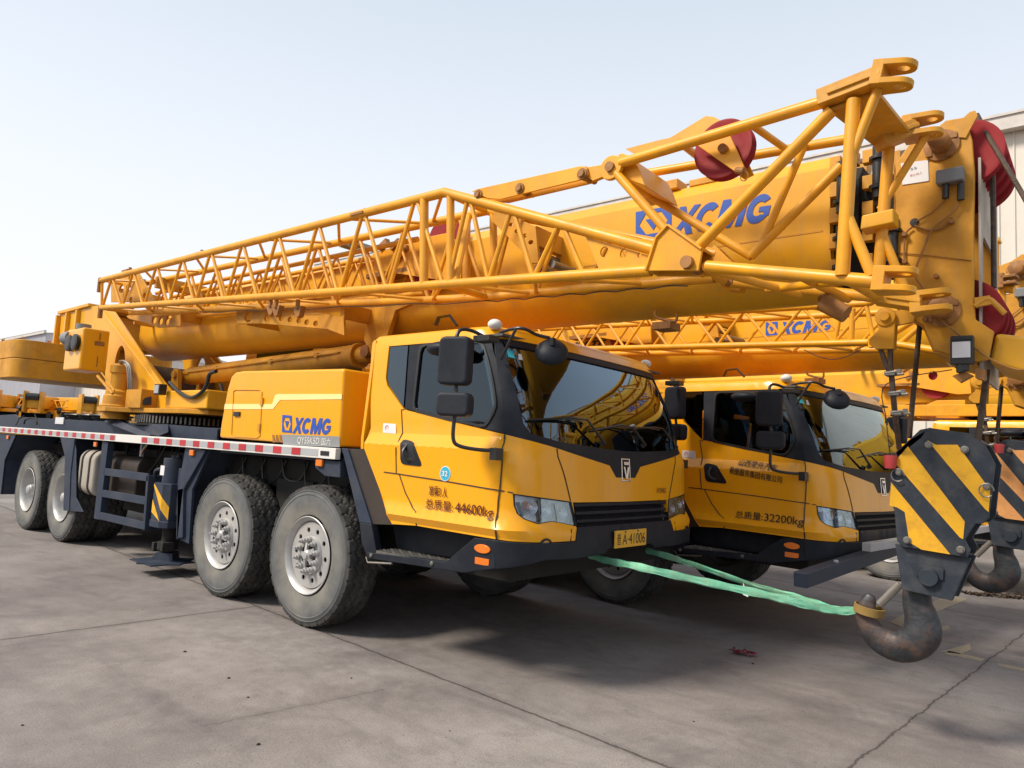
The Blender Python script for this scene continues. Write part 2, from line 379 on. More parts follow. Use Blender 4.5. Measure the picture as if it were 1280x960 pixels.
def skin(b, outer, holes=(), off=0, t=.03, grid=.085, rows=()):
    b.holed(dens(outer), [dens(h) for h in holes], None, None, None, 0, grid=grid, fmap=lambda p, k: SK(p[0], p[1], off-t*k), rows=rows); return b
def seam(b, pts, w=.0075, off=.004):
    P = []; 
    for a, c in zip(pts, pts[1:]):
        n = max(1, int(math.hypot(c[0]-a[0], c[1]-a[1])/.05)); P += [(a[0]+(c[0]-a[0])*k/n, a[1]+(c[1]-a[1])*k/n) for k in range(n)]
    P.append(pts[-1]); L_, R_ = [], []
    for i, p in enumerate(P):
        a, c = P[max(0, i-1)], P[min(len(P)-1, i+1)]; d = math.hypot(c[0]-a[0], c[1]-a[1]); nx, ny = -(c[1]-a[1])/d*w/2, (c[0]-a[0])/d*w/2
        L_.append((p[0]+nx, p[1]+ny)); R_.append((p[0]-nx, p[1]-ny))
    for i in range(len(P)-1):
        q = [L_[i], L_[i+1], R_[i+1], R_[i]]; t = [b.bm.verts.new(SK(*v, off)) for v in q]; u = [b.bm.verts.new(SK(*v, off-.012)) for v in q]
        b.face(t); b.face(u[::-1])
        for k in range(4): b.face([t[k], u[k], u[(k+1) % 4], t[(k+1) % 4]])
def smooth_poly(pts, n=3):
    """round the corners of a closed outline"""
    o = []
    for i, p in enumerate(pts):
        a, c = pts[i-1], pts[(i+1) % len(pts)]
        for k, q in ((0, a), (1, c)):
            d = math.hypot(q[0]-p[0], q[1]-p[1]); r = min(.3*d, n*.012)
            o.append((p[0]+(q[0]-p[0])*r/d, p[1]+(q[1]-p[1])*r/d))
        x, y = o[-2], o[-1]; o.insert(-1, ((x[0]+y[0]+2*p[0])/4, (x[1]+y[1]+2*p[1])/4))
    return o
SIDE = 'near'
def make_cab(root):
    rear_s = SZ(470, 419)[0]
    low = px((716, 628), (721, 660), (719, 676), (682, 678), (620, 674), (520, 657), (490, 655), (455, 560), (463, 462))
    near = [(0, 1.145)]+low+[(rear_s+.01, 2.19), (rear_s+.04, 2.27)]
    near = [(0, 1.145)]+low+[(rear_s, 2.245), (rear_s+.035, 2.275)]
    body = near+mir(near[1:])
    win = px((487, 428), (482, 472), (484, 482), (505, 512), (631, 543), (655, 549), (695, 560), (762, 582), (770, 597))
    win[0] = (win[0][0], 2.205); s612 = SZ(612, 414)[0]
    top = [(0, 2.215), (s612+.02, 2.215), (s612-.03, 2.205)]
    hole = top+win; hole = hole+mir([p for p in hole if p[0] != 0])
    hl = px((641, 617), (714, 627), (721, 658), (702, 654), (690, 652), (672, 655), (655, 649), (646, 642), (642, 632))
    b = B(); skin(b, body, [hole, hl, mir(hl)], t=.035, rows=(.93, .978, 1.05, 1.465, 1.548, 1.56))
    cab = b.build('cab', 'cabyellow', root, smooth=28)
    # roof
    b = B(); rings = []
    for k, (f, z) in enumerate(((1, 2.27), (.985, 2.292), (.95, 2.305), (.8, 2.318), (.4, 2.326), (.02, 2.328))):
        ring = []; N = 60; s0 = rear_s+.03
        for i in range(N+1):
            p = SK(s0-2*s0*i/N, 2.272); ring.append(b.bm.verts.new(Vector((1.25+(p.x-1.25)*f, YM+(p.y-YM)*f, z))))
        rings.append(ring)
    for a, c in zip(rings, rings[1:]): b.link(a, c)
    b.face(rings[-1]); b.build('roof', 'cabyellow', cab)
    # rear wall, floor, dash
    b = B(); xr = SK(rear_s, 2.2).x
    b.holed([(-.06+YM-1.08, 1.0), (YM+1.17, 1.0), (YM+1.17, 1.5), (YM+1.12, 2.26), (YM-1.12, 2.26), (YM-1.17, 1.5)], [rrect(YM-.62, YM+.62, 1.62, 2.10, .08)], (xr+.015, 0, 0), (0, 1, 0), (0, 0, 1), .03, grid=.4)
    b.build('rear_wall', 'cabyellow', cab)
    b = B(); b.bx(xr+.05, 2.0, .06, 2.36, .98, 1.03); b.bx(1.72, 2.02, .08, 2.34, 1.03, 1.50); b.holed([(.09, 1.0), (2.33, 1.0), (2.30, 1.5), (2.26, 2.24), (.16, 2.24), (.12, 1.5)], [rrect(YM-.55, YM+.55, 1.66, 2.08, .08)], (xr+.05, 0, 0), (0, 1, 0), (0, 0, 1), -.02, grid=None)
    b.bx(xr+.05, 1.82, .13, 2.29, 2.225, 2.24); b.build('lining', 'interior', cab)
    for yy in (.55, 1.25, 1.85):
        b = B(); b.bx(.98, 1.45, yy-.23, yy+.23, 1.22, 1.36); b.box((.96, yy, 1.66), (.14, .44, .62), Matrix.Rotation(.15, 3, 'Y')); b.box((.90, yy, 2.04), (.1, .26, .17), Matrix.Rotation(.15, 3, 'Y'))
        b.bx(1.1, 1.35, yy-.15, yy+.15, 1.03, 1.22); b.build('seat', 'seat', cab, bevel=.03)
    b = B(); c = Vector((1.56, 1.85, 1.66)); ax = Vector((-.75, 0, .66)).normalized(); u = ax.cross(Vector((0, 1, 0))).normalized()
    pts = [c+.21*(math.cos(a*PI/14)*Vector((0, 1, 0))+math.sin(a*PI/14)*u) for a in range(29)]; b.path(pts, .014, 8)
    b.tube(c-ax*.3, c, .025); b.beam(c-Vector((0, .2, 0)), c+Vector((0, .2, 0)), .03, .012, up=ax); b.build('steering_wheel', 'black', cab)
    # black surround of the windscreen
    g = px((628, 424), (640, 470), (651, 515), (655, 530), (664, 542), (700, 552), (756, 561)); ws = [(0, 2.17), (g[0][0]+.02, 2.17)]+g+[(0, g[-1][1]-.005)]
    wsf = ws+mir([p for p in ws if p[0] != 0])
    sur = [(0, 2.213), (s612+.02, 2.213)]+px((619, 460), (632, 542))
    sur = [(0, 2.213), (s612+.025, 2.213)]+px((622, 470), (632, 543), (655, 549), (695, 560), (762, 582), (770, 597)); sur = sur+mir([p for p in sur if p[0] != 0])
    b = B(); skin(b, sur, [wsf], off=-.004, t=.03, grid=.12); b.build('windscreen_surround', 'black', cab)
    b = B(); skin(b, wsf, off=-.015, t=.006, grid=.1); b.build('windscreen', 'windscreen', cab, smooth=60)
    # side glazing, both sides
    q = px((488, 429), (510, 427), (503.5, 509), (485.5, 481), (483.5, 472)); q[0] = (q[0][0], 2.2); q[1] = (q[1][0], 2.2)
    fr = px((512, 426), (612, 414), (631.5, 542), (505.5, 511)); fr[0] = (fr[0][0], 2.202); fr[1] = (fr[1][0], 2.205)
    gl = smooth_poly(px((526.5, 433), (602.5, 429), (619, 508), (606, 532), (560, 522), (517.5, 511)), 4)
    fo = smooth_poly(px((524, 430), (604.5, 425.5), (621.5, 509), (607.5, 535), (560, 526), (515, 514)), 4)
    for m_ in (lambda p: p, mir):
        b = B(); skin(b, m_(q), off=-.006, t=.01); b.build('quarter_window', 'darkglass', cab)
        b = B(); skin(b, m_(fr), [m_(gl)], off=-.005, t=.025); b.build('door_window_frame', 'black', cab)
        b = B(); skin(b, m_(fo), [m_(gl)], off=.004, t=.012); b.build('window_seal', 'hose', cab)
        b = B(); skin(b, m_(gl), off=-.012, t=.006); b.build('door_window', 'glass', cab, smooth=60)
        b = B(); skin(b, m_(smooth_poly(px((504, 549), (519, 553), (528.5, 583), (501.5, 580)), 3)), off=.006, t=.012); b.mi = 1
        P = [SZ(*p) for p in ((509.5, 556), (508, 564), (510, 573), (514, 576))]
        P = P if m_ is not mir else mir(P)
        b.path([SK(*P[0], .0), SK(*P[1], .03), SK(*P[2], .03), SK(*P[3], .0)], .011, 8); b.mi = 2
        skin(b, m_(smooth_poly(px((506, 553), (516, 555), (522, 577), (504, 575)), 3)), off=.0075, t=.004)
        b.build('door_handle', ['black', 'hose', 'hose'], cab)
        # headlight: chrome bowls behind a clear lens, black rim
        b = B(); skin(b, m_(hl), off=-.055, t=.01, grid=.05); b.mi = 1
        cs = [(SZ(666, 634), .045), (SZ(683, 637), .05), (SZ(704, 642), .045)]
        for (c, r) in cs:
            c = c if m_ is not mir else (-c[0], c[1]); o = SK(*c, -.04); n = (SK(*c, 0)-SK(*c, -.05)).normalized()
            b.lathe([(r*.35, .0), (r*.45, .006), (r*.95, .03), (r, .032)], o, n, 20, cap=False); b.ball(o+n*.016, r*.38, 12)
        b.mi = 2
        for (u0, v0), (u1, v1) in (((673, 626), (676, 652)), ((693, 629), (697, 652)), ((648, 628), (655, 645))):
            P0, P1 = SZ(u0, v0), SZ(u1, v1); P0, P1 = (P0, P1) if m_ is not mir else ((-P0[0], P0[1]), (-P1[0], P1[1])); b.beam(SK(*P0, -.02), SK(*P1, -.02), .008, .03, up=(1, 0, .1))
        b.build('headlight', ['lensback', 'bowl', 'junction'], cab)
        b = B(); inner = [((p[0]-sum(h[0] for h in hl)/len(hl))*.95+sum(h[0] for h in hl)/len(hl), (p[1]-sum(h[1] for h in hl)/len(hl))*.93+sum(h[1] for h in hl)/len(hl)) for p in hl]
        skin(b, m_(hl), [m_(inner)], off=.002, t=.045); b.build('headlight_rim', 'black', cab)
        b = B(); skin(b, m_(inner), off=-.002, t=.003); b.build('headlight_lens', 'lens', cab, smooth=60)
        b = B(); c = SZ(668, 640); w_ = [(c[0]-.06, c[1]+.02), (c[0]-.01, c[1]+.018), (c[0]-.012, c[1]+.06), (c[0]-.055, c[1]+.062)]
        skin(b, m_(w_), off=-.03, t=.01, grid=None); b.build('indicator_bulb', 'amber', cab)
        b = B(); c = SZ(682, 684); r = .055; c = c if m_ is not mir else (-c[0], c[1]); o = SK(*c, -.02); n = (SK(*c, 0)-SK(*c, -.05)).normalized()
        b.lathe([(r, 0), (r, .028), (r*.8, .03)], o, n, 20, cap=False); b.mi = 1; b.lathe([(r*.82, .0), (r*.8, .018), (.001, .024)], o, n, 20); b.build('fog_lamp', ['black', 'junction'], cab)
        b = B(); c = SZ(604, 686); pts = [(c[0]+.062*math.cos(a*PI/8), c[1]+.028*math.sin(a*PI/8)) for a in range(16)]; skin(b, m_(pts), off=.014, t=.02, grid=None); b.build('side_marker_lamp', 'amber', cab, bevel=.004)
        b = B(); c = SZ(603, 702); pts = [(c[0]-.055, c[1]-.02), (c[0]+.055, c[1]-.02), (c[0]+.055, c[1]+.022), (c[0]-.055, c[1]+.022)]; skin(b, m_(pts), off=.008, t=.014, grid=None); b.build('side_reflector', 'amber', cab, bevel=.003)
    # seams
    for pts in (((505, 512), (502, 512), (499, 550), (495.5, 591)), ((631, 543), (628, 575), (624.5, 613), (622, 640), (620.5, 674)), ((480, 590), (495.5, 592), (560, 602), (624.5, 613)),
                ((499, 592), (507, 616), (516, 635), (520, 640), (520.5, 657)), ((624.5, 613), (641, 616)), ((696, 561), (704, 590), (713, 626)), ((714, 662), (713, 677))):
        P = [SZ(*p) for p in pts]
        for Q in (P, mir(P)): b = B(); seam(b, Q); b.build('panel_seam', 'brownpanel', cab)
    # bumper, grille
    bl = px((722, 661), (719, 677), (682, 679), (620, 675)); bz = [SZ(620, 711), SZ(680, 700), SZ(714, 694)]
    bump = [(0, .985)]+[(bl[0][0], .985)]+bl[1:]+[(bz[0][0], bz[0][1]), (bz[1][0], bz[1][1]), (bz[2][0]+.02, .79), (-.34, .80), (-.30, .83), (0, .83)]
    b = B(); skin(b, bump+mir([p for p in bump if p[0] != 0]), off=.012, t=.10, grid=.15); b.build('front_bumper', 'black', cab, bevel=.008)
    gp = [(0, 1.142)]+[(SZ(717, 629)[0], 1.142), (SZ(722, 659)[0], 1.0)]+[(SZ(722, 661)[0], .985), (0, .985)]
    b = B(); skin(b, gp+mir([p for p in gp if p[0] != 0]), off=-.05, t=.02, grid=.2); b.build('grille_backing', 'darkvoid', cab)
    for z0, z1 in ((1.118, 1.142), (1.064, 1.088), (1.012, 1.034)):
        a0 = lerp([(1.0, SZ(722, 659)[0]), (1.142, SZ(717, 629)[0])], z0)+.004
        b = B(); p = [(0, z0), (a0, z0), (a0, z1), (0, z1)]; p = [(a0, z0), (-a0, z0), (-a0, z1), (a0, z1)]; skin(b, p, off=.0, t=.045, grid=None); b.build('grille_bar', 'black', cab, bevel=.006)
    b = B(); a0 = SZ(718, 640)[0]+.01
    k = a0
    while k < -a0:
        b.beam(SK(k, .99, -.032), SK(k, 1.14, -.032), .004, .004, up=(0, 1, 0)); k += .018
    for zz in (1.0, 1.045, 1.052, 1.098, 1.105):
        P = [SK(a0+(-2*a0)*i/20, zz, -.032) for i in range(21)]; b.path(P, .0025, 4)
    b.build('grille_mesh', 'black', cab)
    # emblem
    b = B(); o = SK(0, 1.375, .004); ux = Vector((0, 1, 0)); uz = Vector((-.09, 0, 1)).normalized()
    b.holed([(-.062, -.085), (.062, -.085), (.058, .085), (-.058, .085)], [[(-.05, -.073), (.05, -.073), (.047, .073), (-.047, .073)]], o, ux, uz, -.02)
    b.prism([o+ux*x+uz*z for x, z in ((-.036, .060), (.036, .060), (.030, .034), (-.030, .034))], (.006, 0, 0))
    for sg in (-1, 1): b.prism([o+ux*x*sg+uz*z for x, z in ((.040, .024), (.014, -.066), (.0, -.066), (.0, -.045), (.018, .024))], (.006, 0, 0))
    b.build('bonnet_emblem', 'chrome', cab, bevel=.003)
    text('badge_lettering', 'XCMG', 'chrome', cab, SK(.46, 1.205, .004), (0, 1, 0), (0, 0, 1), .15, .04, t=.004, bold=.04)
    # wipers
    for (p0, p1, p2, p3) in (((752, 556), (727, 527), (705, 524), (660, 525)), ((803, 558), (783, 536), (770, 533), (742, 538)), ((843, 560), (822, 538), (812, 536), (790, 535))):
        q = [SZ(*p) for p in (p0, p1, p2, p3)]; b = B()
        b.path([SK(*q[0], .03), SK(*q[1], .05), SK(*q[2], .045)], [.011, .007, .006], 8); b.path([SK(*q[2], .045), SK(*((q[2][0]+q[3][0])/2, (q[2][1]+q[3][1])/2), .025), SK(*q[3], .012)], .0065, 6)
        q4 = (2*q[2][0]-q[3][0]*.55-q[2][0]*.45, q[2][1]-.005); b.path([SK(*q[3], .008), SK(*q[2], .010), SK(*q4, .008)], .006, 6); b.lathe([(.02, 0), (.02, .03), (.012, .034)], SK(*q[0], -.002), (.6, 0, .8), 12)
        b.build('wiper', 'hose', cab)
    # roof lamp, horn bracket
    for yy in (.16, 2.2):
        b = B(); b.ball((1.72, yy, 2.31), .05, 16, (1, 1, .75)); b.build('roof_marker_lamp', 'white', cab)
    b = B(); p0 = A(545, 402, y=.22); b.path([p0+Vector((0, 0, -.03)), p0+Vector((.03, 0, .03)), p0+Vector((.12, .02, .04)), p0+Vector((.2, .02, -.04))], .022, 4, flat=.5); b.build('roof_bracket', 'hose', cab)
    # mirrors, near side
    y = -.24
    def bar(b, pts, yy, r=.011): b.path([A(p[0], p[1], y=(p[2] if len(p) > 2 else yy)) for p in pts], r, 8)
    def case(pxs, yy, t):
        b = B(); b.plate(pxs, yy-t/2, t); return b
    for sg in (0, 1):
        fl = (lambda v: v) if not sg else (lambda v: Vector((v.x, 2*YM-v.y, v.z)))
        def C_(x0, x1, z0, z1, yc, t, name, rr=.04, yaw=0):
            b = B(); o = fl(Vector(((x0+x1)/2, yc, (z0+z1)/2))); w, h = (x1-x0), (z1-z0)
            pr = rrect(-w/2, w/2, -h/2, h/2, rr); Rz = Matrix.Rotation(yaw*(1 if not sg else -1), 3, 'Z')
            a = [o+Rz @ Vector((u, -t/2, v)) for u, v in pr]; b.prism(a, Rz @ Vector((0, t, 0))); return b.build(name, 'black', cab, bevel=.022, seg=3)
        C_(1.675, 1.885, 1.85, 2.155, -.25, .10, 'upper_mirror', yaw=.35)
        C_(1.685, 1.91, 1.655, 1.805, -.25, .10, 'lower_mirror', yaw=.35)
        b = B(); b.path([fl(v) for v in (Vector((1.86, -.02, 2.16)), Vector((1.80, -.13, 2.21)), Vector((1.775, -.23, 2.20)), Vector((1.775, -.26, 2.1)))], .013, 8); b.box(fl(Vector((1.86, -.07, 2.165))), (.14, .1, .04)); b.build('mirror_arm', 'hose', cab, bevel=.004); b = B()
        b.path([fl(v) for v in (Vector((1.79, -.25, 1.86)), Vector((1.80, -.25, 1.80)))], .013, 8); b.build('mirror_link', 'hose', cab); b = B()
        b.path([fl(v) for v in (Vector((1.80, -.25, 1.67)), Vector((1.80, -.25, 1.52)), Vector((1.83, -.21, 1.475)), Vector((1.93, -.10, 1.46)), Vector((1.985, -.05, 1.47)))], .013, 8)
        o = fl(Vector((1.985, -.05, 1.44))); b.box(o, (.055, .07, .075)); b.build('mirror_arm', 'hose', cab, bevel=.004)
    b = B(); c = A(552, 436, y=-.06); b.ball(c, .09, 20, (1.35, .9, .55)); b.path([c+Vector((.1, 0, .0)), c+Vector((.16, .02, .05))], .015, 8); b.build('kerb_mirror', 'black', cab)
    # convex mirror out in front of the windscreen on a two-legged bow
    b = B(); c = Vector((2.10, .31, 2.14)); n = Vector((.50, -.62, .62)).normalized()
    b.lathe([(.01, .055), (.05, .048), (.085, .030), (.108, .0), (.110, -.02), (.104, -.028), (.01, -.03)], c-n*.01, n, 28); b.box(c+n*.045+Vector((0, 0, .02)), (.03, .03, .05)); b.build('round_mirror', 'black', cab, smooth=60)
    b = B(); a0 = SK(SZ(620, 412)[0], 2.23, .01); m0 = Vector((2.02, .24, 2.235)); b.path([a0, a0+Vector((.06, -.015, .02)), Vector((1.98, .13, 2.262)), m0, c+Vector((-.02, 0, .08))], .011, 8)
    b.path([SK(*SZ(626, 451), .02), Vector((1.96, .10, 2.255))], .010, 8); b.build('round_mirror_bow', 'hose', cab)
    # stickers on the glass and the door
    b = B(); q = px((634, 436), (642, 437), (645, 447), (636, 445)); skin(b, q, off=-.011, t=.002, grid=None); b.build('windscreen_sticker', 'teal', cab)
    b = B(); q = px((649, 441), (653, 441.5), (654.5, 449), (649.5, 448)); skin(b, q, off=-.011, t=.002, grid=None); b.build('windscreen_sticker', 'paper', cab)
    b = B(); q = px((479.5, 529), (495, 530), (495.2, 542.5), (478.8, 541)); skin(b, q, off=.003, t=.003, grid=None); b.mi = 1
    cc = SZ(484, 535); ring = [(cc[0]+.02*math.cos(k*PI/10), cc[1]+.02*math.sin(k*PI/10)) for k in range(20)]; rin = [(cc[0]+.014*math.cos(k*PI/10), cc[1]+.014*math.sin(k*PI/10)) for k in range(20)]
    skin(b, ring, [rin], off=.0045, t=.002, grid=None); skin(b, [(cc[0]-.013, cc[1]+.010), (cc[0]-.010, cc[1]+.013), (cc[0]+.013, cc[1]-.010), (cc[0]+.010, cc[1]-.013)], off=.0045, t=.002, grid=None); b.build('no_smoking_sticker', ['paper', 'redprint'], cab)
    # step and lower side, near (mirrored to the far side)
    for sg in (0, 1):
        yy = .0 if not sg else 2*YM; k = 1 if not sg else -1
        def PP(pts, y0, dy): return [Vector((v.x, yy+k*y0, v.z)) for v in [A(p[0], p[1], y=0) for p in pts]], Vector((0, k*dy, 0))
        b = B(); o, v = PP([(449, 653), (464, 655), (470, 690), (460, 698), (452, 680)], .0, .06); b.prism(o, v)
        o, v = PP([(459, 690), (558, 702), (593, 672), (620, 675), (619, 711), (579, 716), (460, 698)], -.004, .045); b.prism(o, v)
        o, v = PP([(464, 655), (622, 675), (620, 711), (470, 690)], .20, .02); b.prism(o, v)
        b.build('step_panel', 'black', cab, bevel=.006)
        z = A(470, 688, y=0).z; xa, xb = A(468, 688, y=0).x, A(556, 700, y=0).x
        b = B(); b.bx(xa, xb, yy+k*.004, yy+k*.20, z-.03, z); 
        n = 14
        for i in range(n):
            for j in range(5): b.box((xa+.03+(xb-xa-.06)*i/(n-1), yy+k*(.03+.035*j), z+.003), (.022, .006, .006), Matrix.Rotation(.7 if (i+j) % 2 else -.7, 3, 'Z'))
        b.build('step_tread', 'steel', cab)
        b = B(); b.path([Vector((v.x, yy-k*.0, v.z)) for v in [A(458, 696, y=0), A(460, 703, y=0), A(490, 704.5, y=0)]], .008, 8)
        for p in ((465, 694), (541, 704)): q = A(*p, y=0); b.lathe([(.016, 0), (.014, .012), (.004, .015)], (q.x, yy-k*.002, q.z), (0, -k, 0), 12)
        b.build('step_bolt', 'steel', cab)
    return cab

# ------------------------------------------------------------------ wheels
RW, WW = .555, .30
def tyre_mesh():
    b = B(); N = 264; prof = []
    prof += [(.300, .035), (.318, .012), (.37, .002), (.43, -.004), (.47, .0), (.478, -.004), (.486, .0), (.50, .004), (.506, .0), (.514, .007)]   # sidewall rings (r, y)
    nt = 17; tr = [(RW-.012*abs((j-8)/8)**3, .012+(WW-.024)*j/(nt-1)) for j in range(nt)]
    prof2 = [(p[0], WW-p[1]) for p in prof[::-1]]
    allp = prof+tr+prof2; rings = []
    for i in range(N):
        a = 2*PI*i/N; ring = []
        for j, (r, y) in enumerate(allp):
            k = j-len(prof)
            if 0 <= k < nt:
                zz = [0, 0, 1, 1, 2, 2, 1, 1][i % 8]
                g = (k-zz) in (3, 7, 11) or (k in (0, 1, 15, 16) and i % 8 in (0,))
                if g: r = r-.015
            ring.append(b.bm.verts.new((r*math.cos(a), y, r*math.sin(a))))
        rings.append(ring)
    n = len(allp)
    for i in range(N):
        A_, C_ = rings[i], rings[(i+1) % N]
        for j in range(n-1):
            b.mi = 1 if (len(prof)-2) < j < len(prof)+nt-1 else 0
            b.face([A_[j], A_[j+1], C_[j+1], C_[j]])
    return b
def wheel(root, x, y, kind, far=False):
    """kind 'steer': ventilated flat disc; 'drive': deep dish with a projecting hub, doubled tyre behind"""
    b = B()
    if kind == 'steer':
        b.lathe([(.300, .012), (.306, .004), (.300, .0), (.285, .012), (.272, .03), (.262, .06), (.255, .06)], (0, 0, 0), (0, 1, 0), 64, cap=False)
        holes = [circ(.198*math.cos(2*PI*k/10), .198*math.sin(2*PI*k/10), .021, 12) for k in range(10)]
        b.holed(circ(0, 0, .258, 56), holes+[circ(0, 0, .155, 40)], (0, .050, 0), (1, 0, 0), (0, 0, 1), .010, grid=.06)
        b.lathe([(.156, .050), (.150, .030), (.146, .022), (.105, .020), (.098, .024)], (0, 0, 0), (0, 1, 0), 40, cap=False)
        b.lathe([(.262, .06), (.262, .2), (.3, .25)], (0, 0, 0), (0, 1, 0), 40, cap=False)
        b.mi = 1; b.lathe([(.10, .024), (.085, .06), (.06, .065)], (0, 0, 0), (0, 1, 0), 24, cap=False); b.lathe([(.26, .10), (.01, .10)], (0, 0, 0), (0, 1, 0), 24, cap=False); b.mi = 0
        b.lathe([(.001, -.02), (.028, -.018), (.036, -.005), (.044, .0), (.05, .06)], (0, 0, 0), (0, 1, 0), 20, cap=False)
        for k in range(10):
            a = 2*PI*k/10+.3; c = (.124*math.cos(a), .0, .124*math.sin(a)); b.lathe([(.001, -.042), (.009, -.040), (.010, -.022), (.017, -.020), (.018, -.002), (.024, .0), (.024, .02)], c, (0, 1, 0), 8, cap=False)
        for k in range(5): a = 2*PI*k/5; b.beam((.035*math.cos(a), .005, .035*math.sin(a)), (.095*math.cos(a), .02, .095*math.sin(a)), .03, .018, up=(0, 1, 0))
    else:
        b.lathe([(.300, .012), (.306, .004), (.300, .0), (.285, .010), (.272, .03), (.262, .06), (.258, .13), (.24, .165), (.15, .18), (.10, .185)], (0, 0, 0), (0, 1, 0), 56, cap=False)
        b.lathe([(.001, .0), (.045, .002), (.06, .012), (.066, .03), (.072, .035), (.078, .10), (.095, .12), (.11, .185)], (0, 0, 0), (0, 1, 0), 28, cap=False)
        for k in range(10): a = 2*PI*k/10; b.lathe([(.001, .135), (.014, .137), (.016, .18)], (.135*math.cos(a), 0, .135*math.sin(a)), (0, 1, 0), 8, cap=False)
        b.mi = 1; b.lathe([(.26, .20), (.01, .20)], (0, 0, 0), (0, 1, 0), 24, cap=False)
    w = b.build('wheel', ['silver', 'tyre'], root); w.location = (x, y, RW); w.rotation_euler = (0, random.uniform(0, 6), PI if far else 0)
    if 'm' not in TY: t = tyre_mesh().build('tyre', ['sidewall', 'tyre'], w, smooth=25); TY['m'] = t.data
    else: t = bpy.data.objects.new('tyre', TY['m']); COL.objects.link(t); t.parent = w
    if kind == 'drive':
        t = bpy.data.objects.new('tyre', TY['m']); COL.objects.link(t); t.parent = w; t.location = (0, .33, 0)
    return w
TY = {}
def dup(o, loc, parent, rz=0):
    c = o.copy(); COL.objects.link(c); c.parent = parent; c.location = loc; c.rotation_euler = (0, o.rotation_euler[1]+random.uniform(0, 6), rz)
    for ch in children(o):
        d = ch.copy(); COL.objects.link(d); d.parent = c
    return c

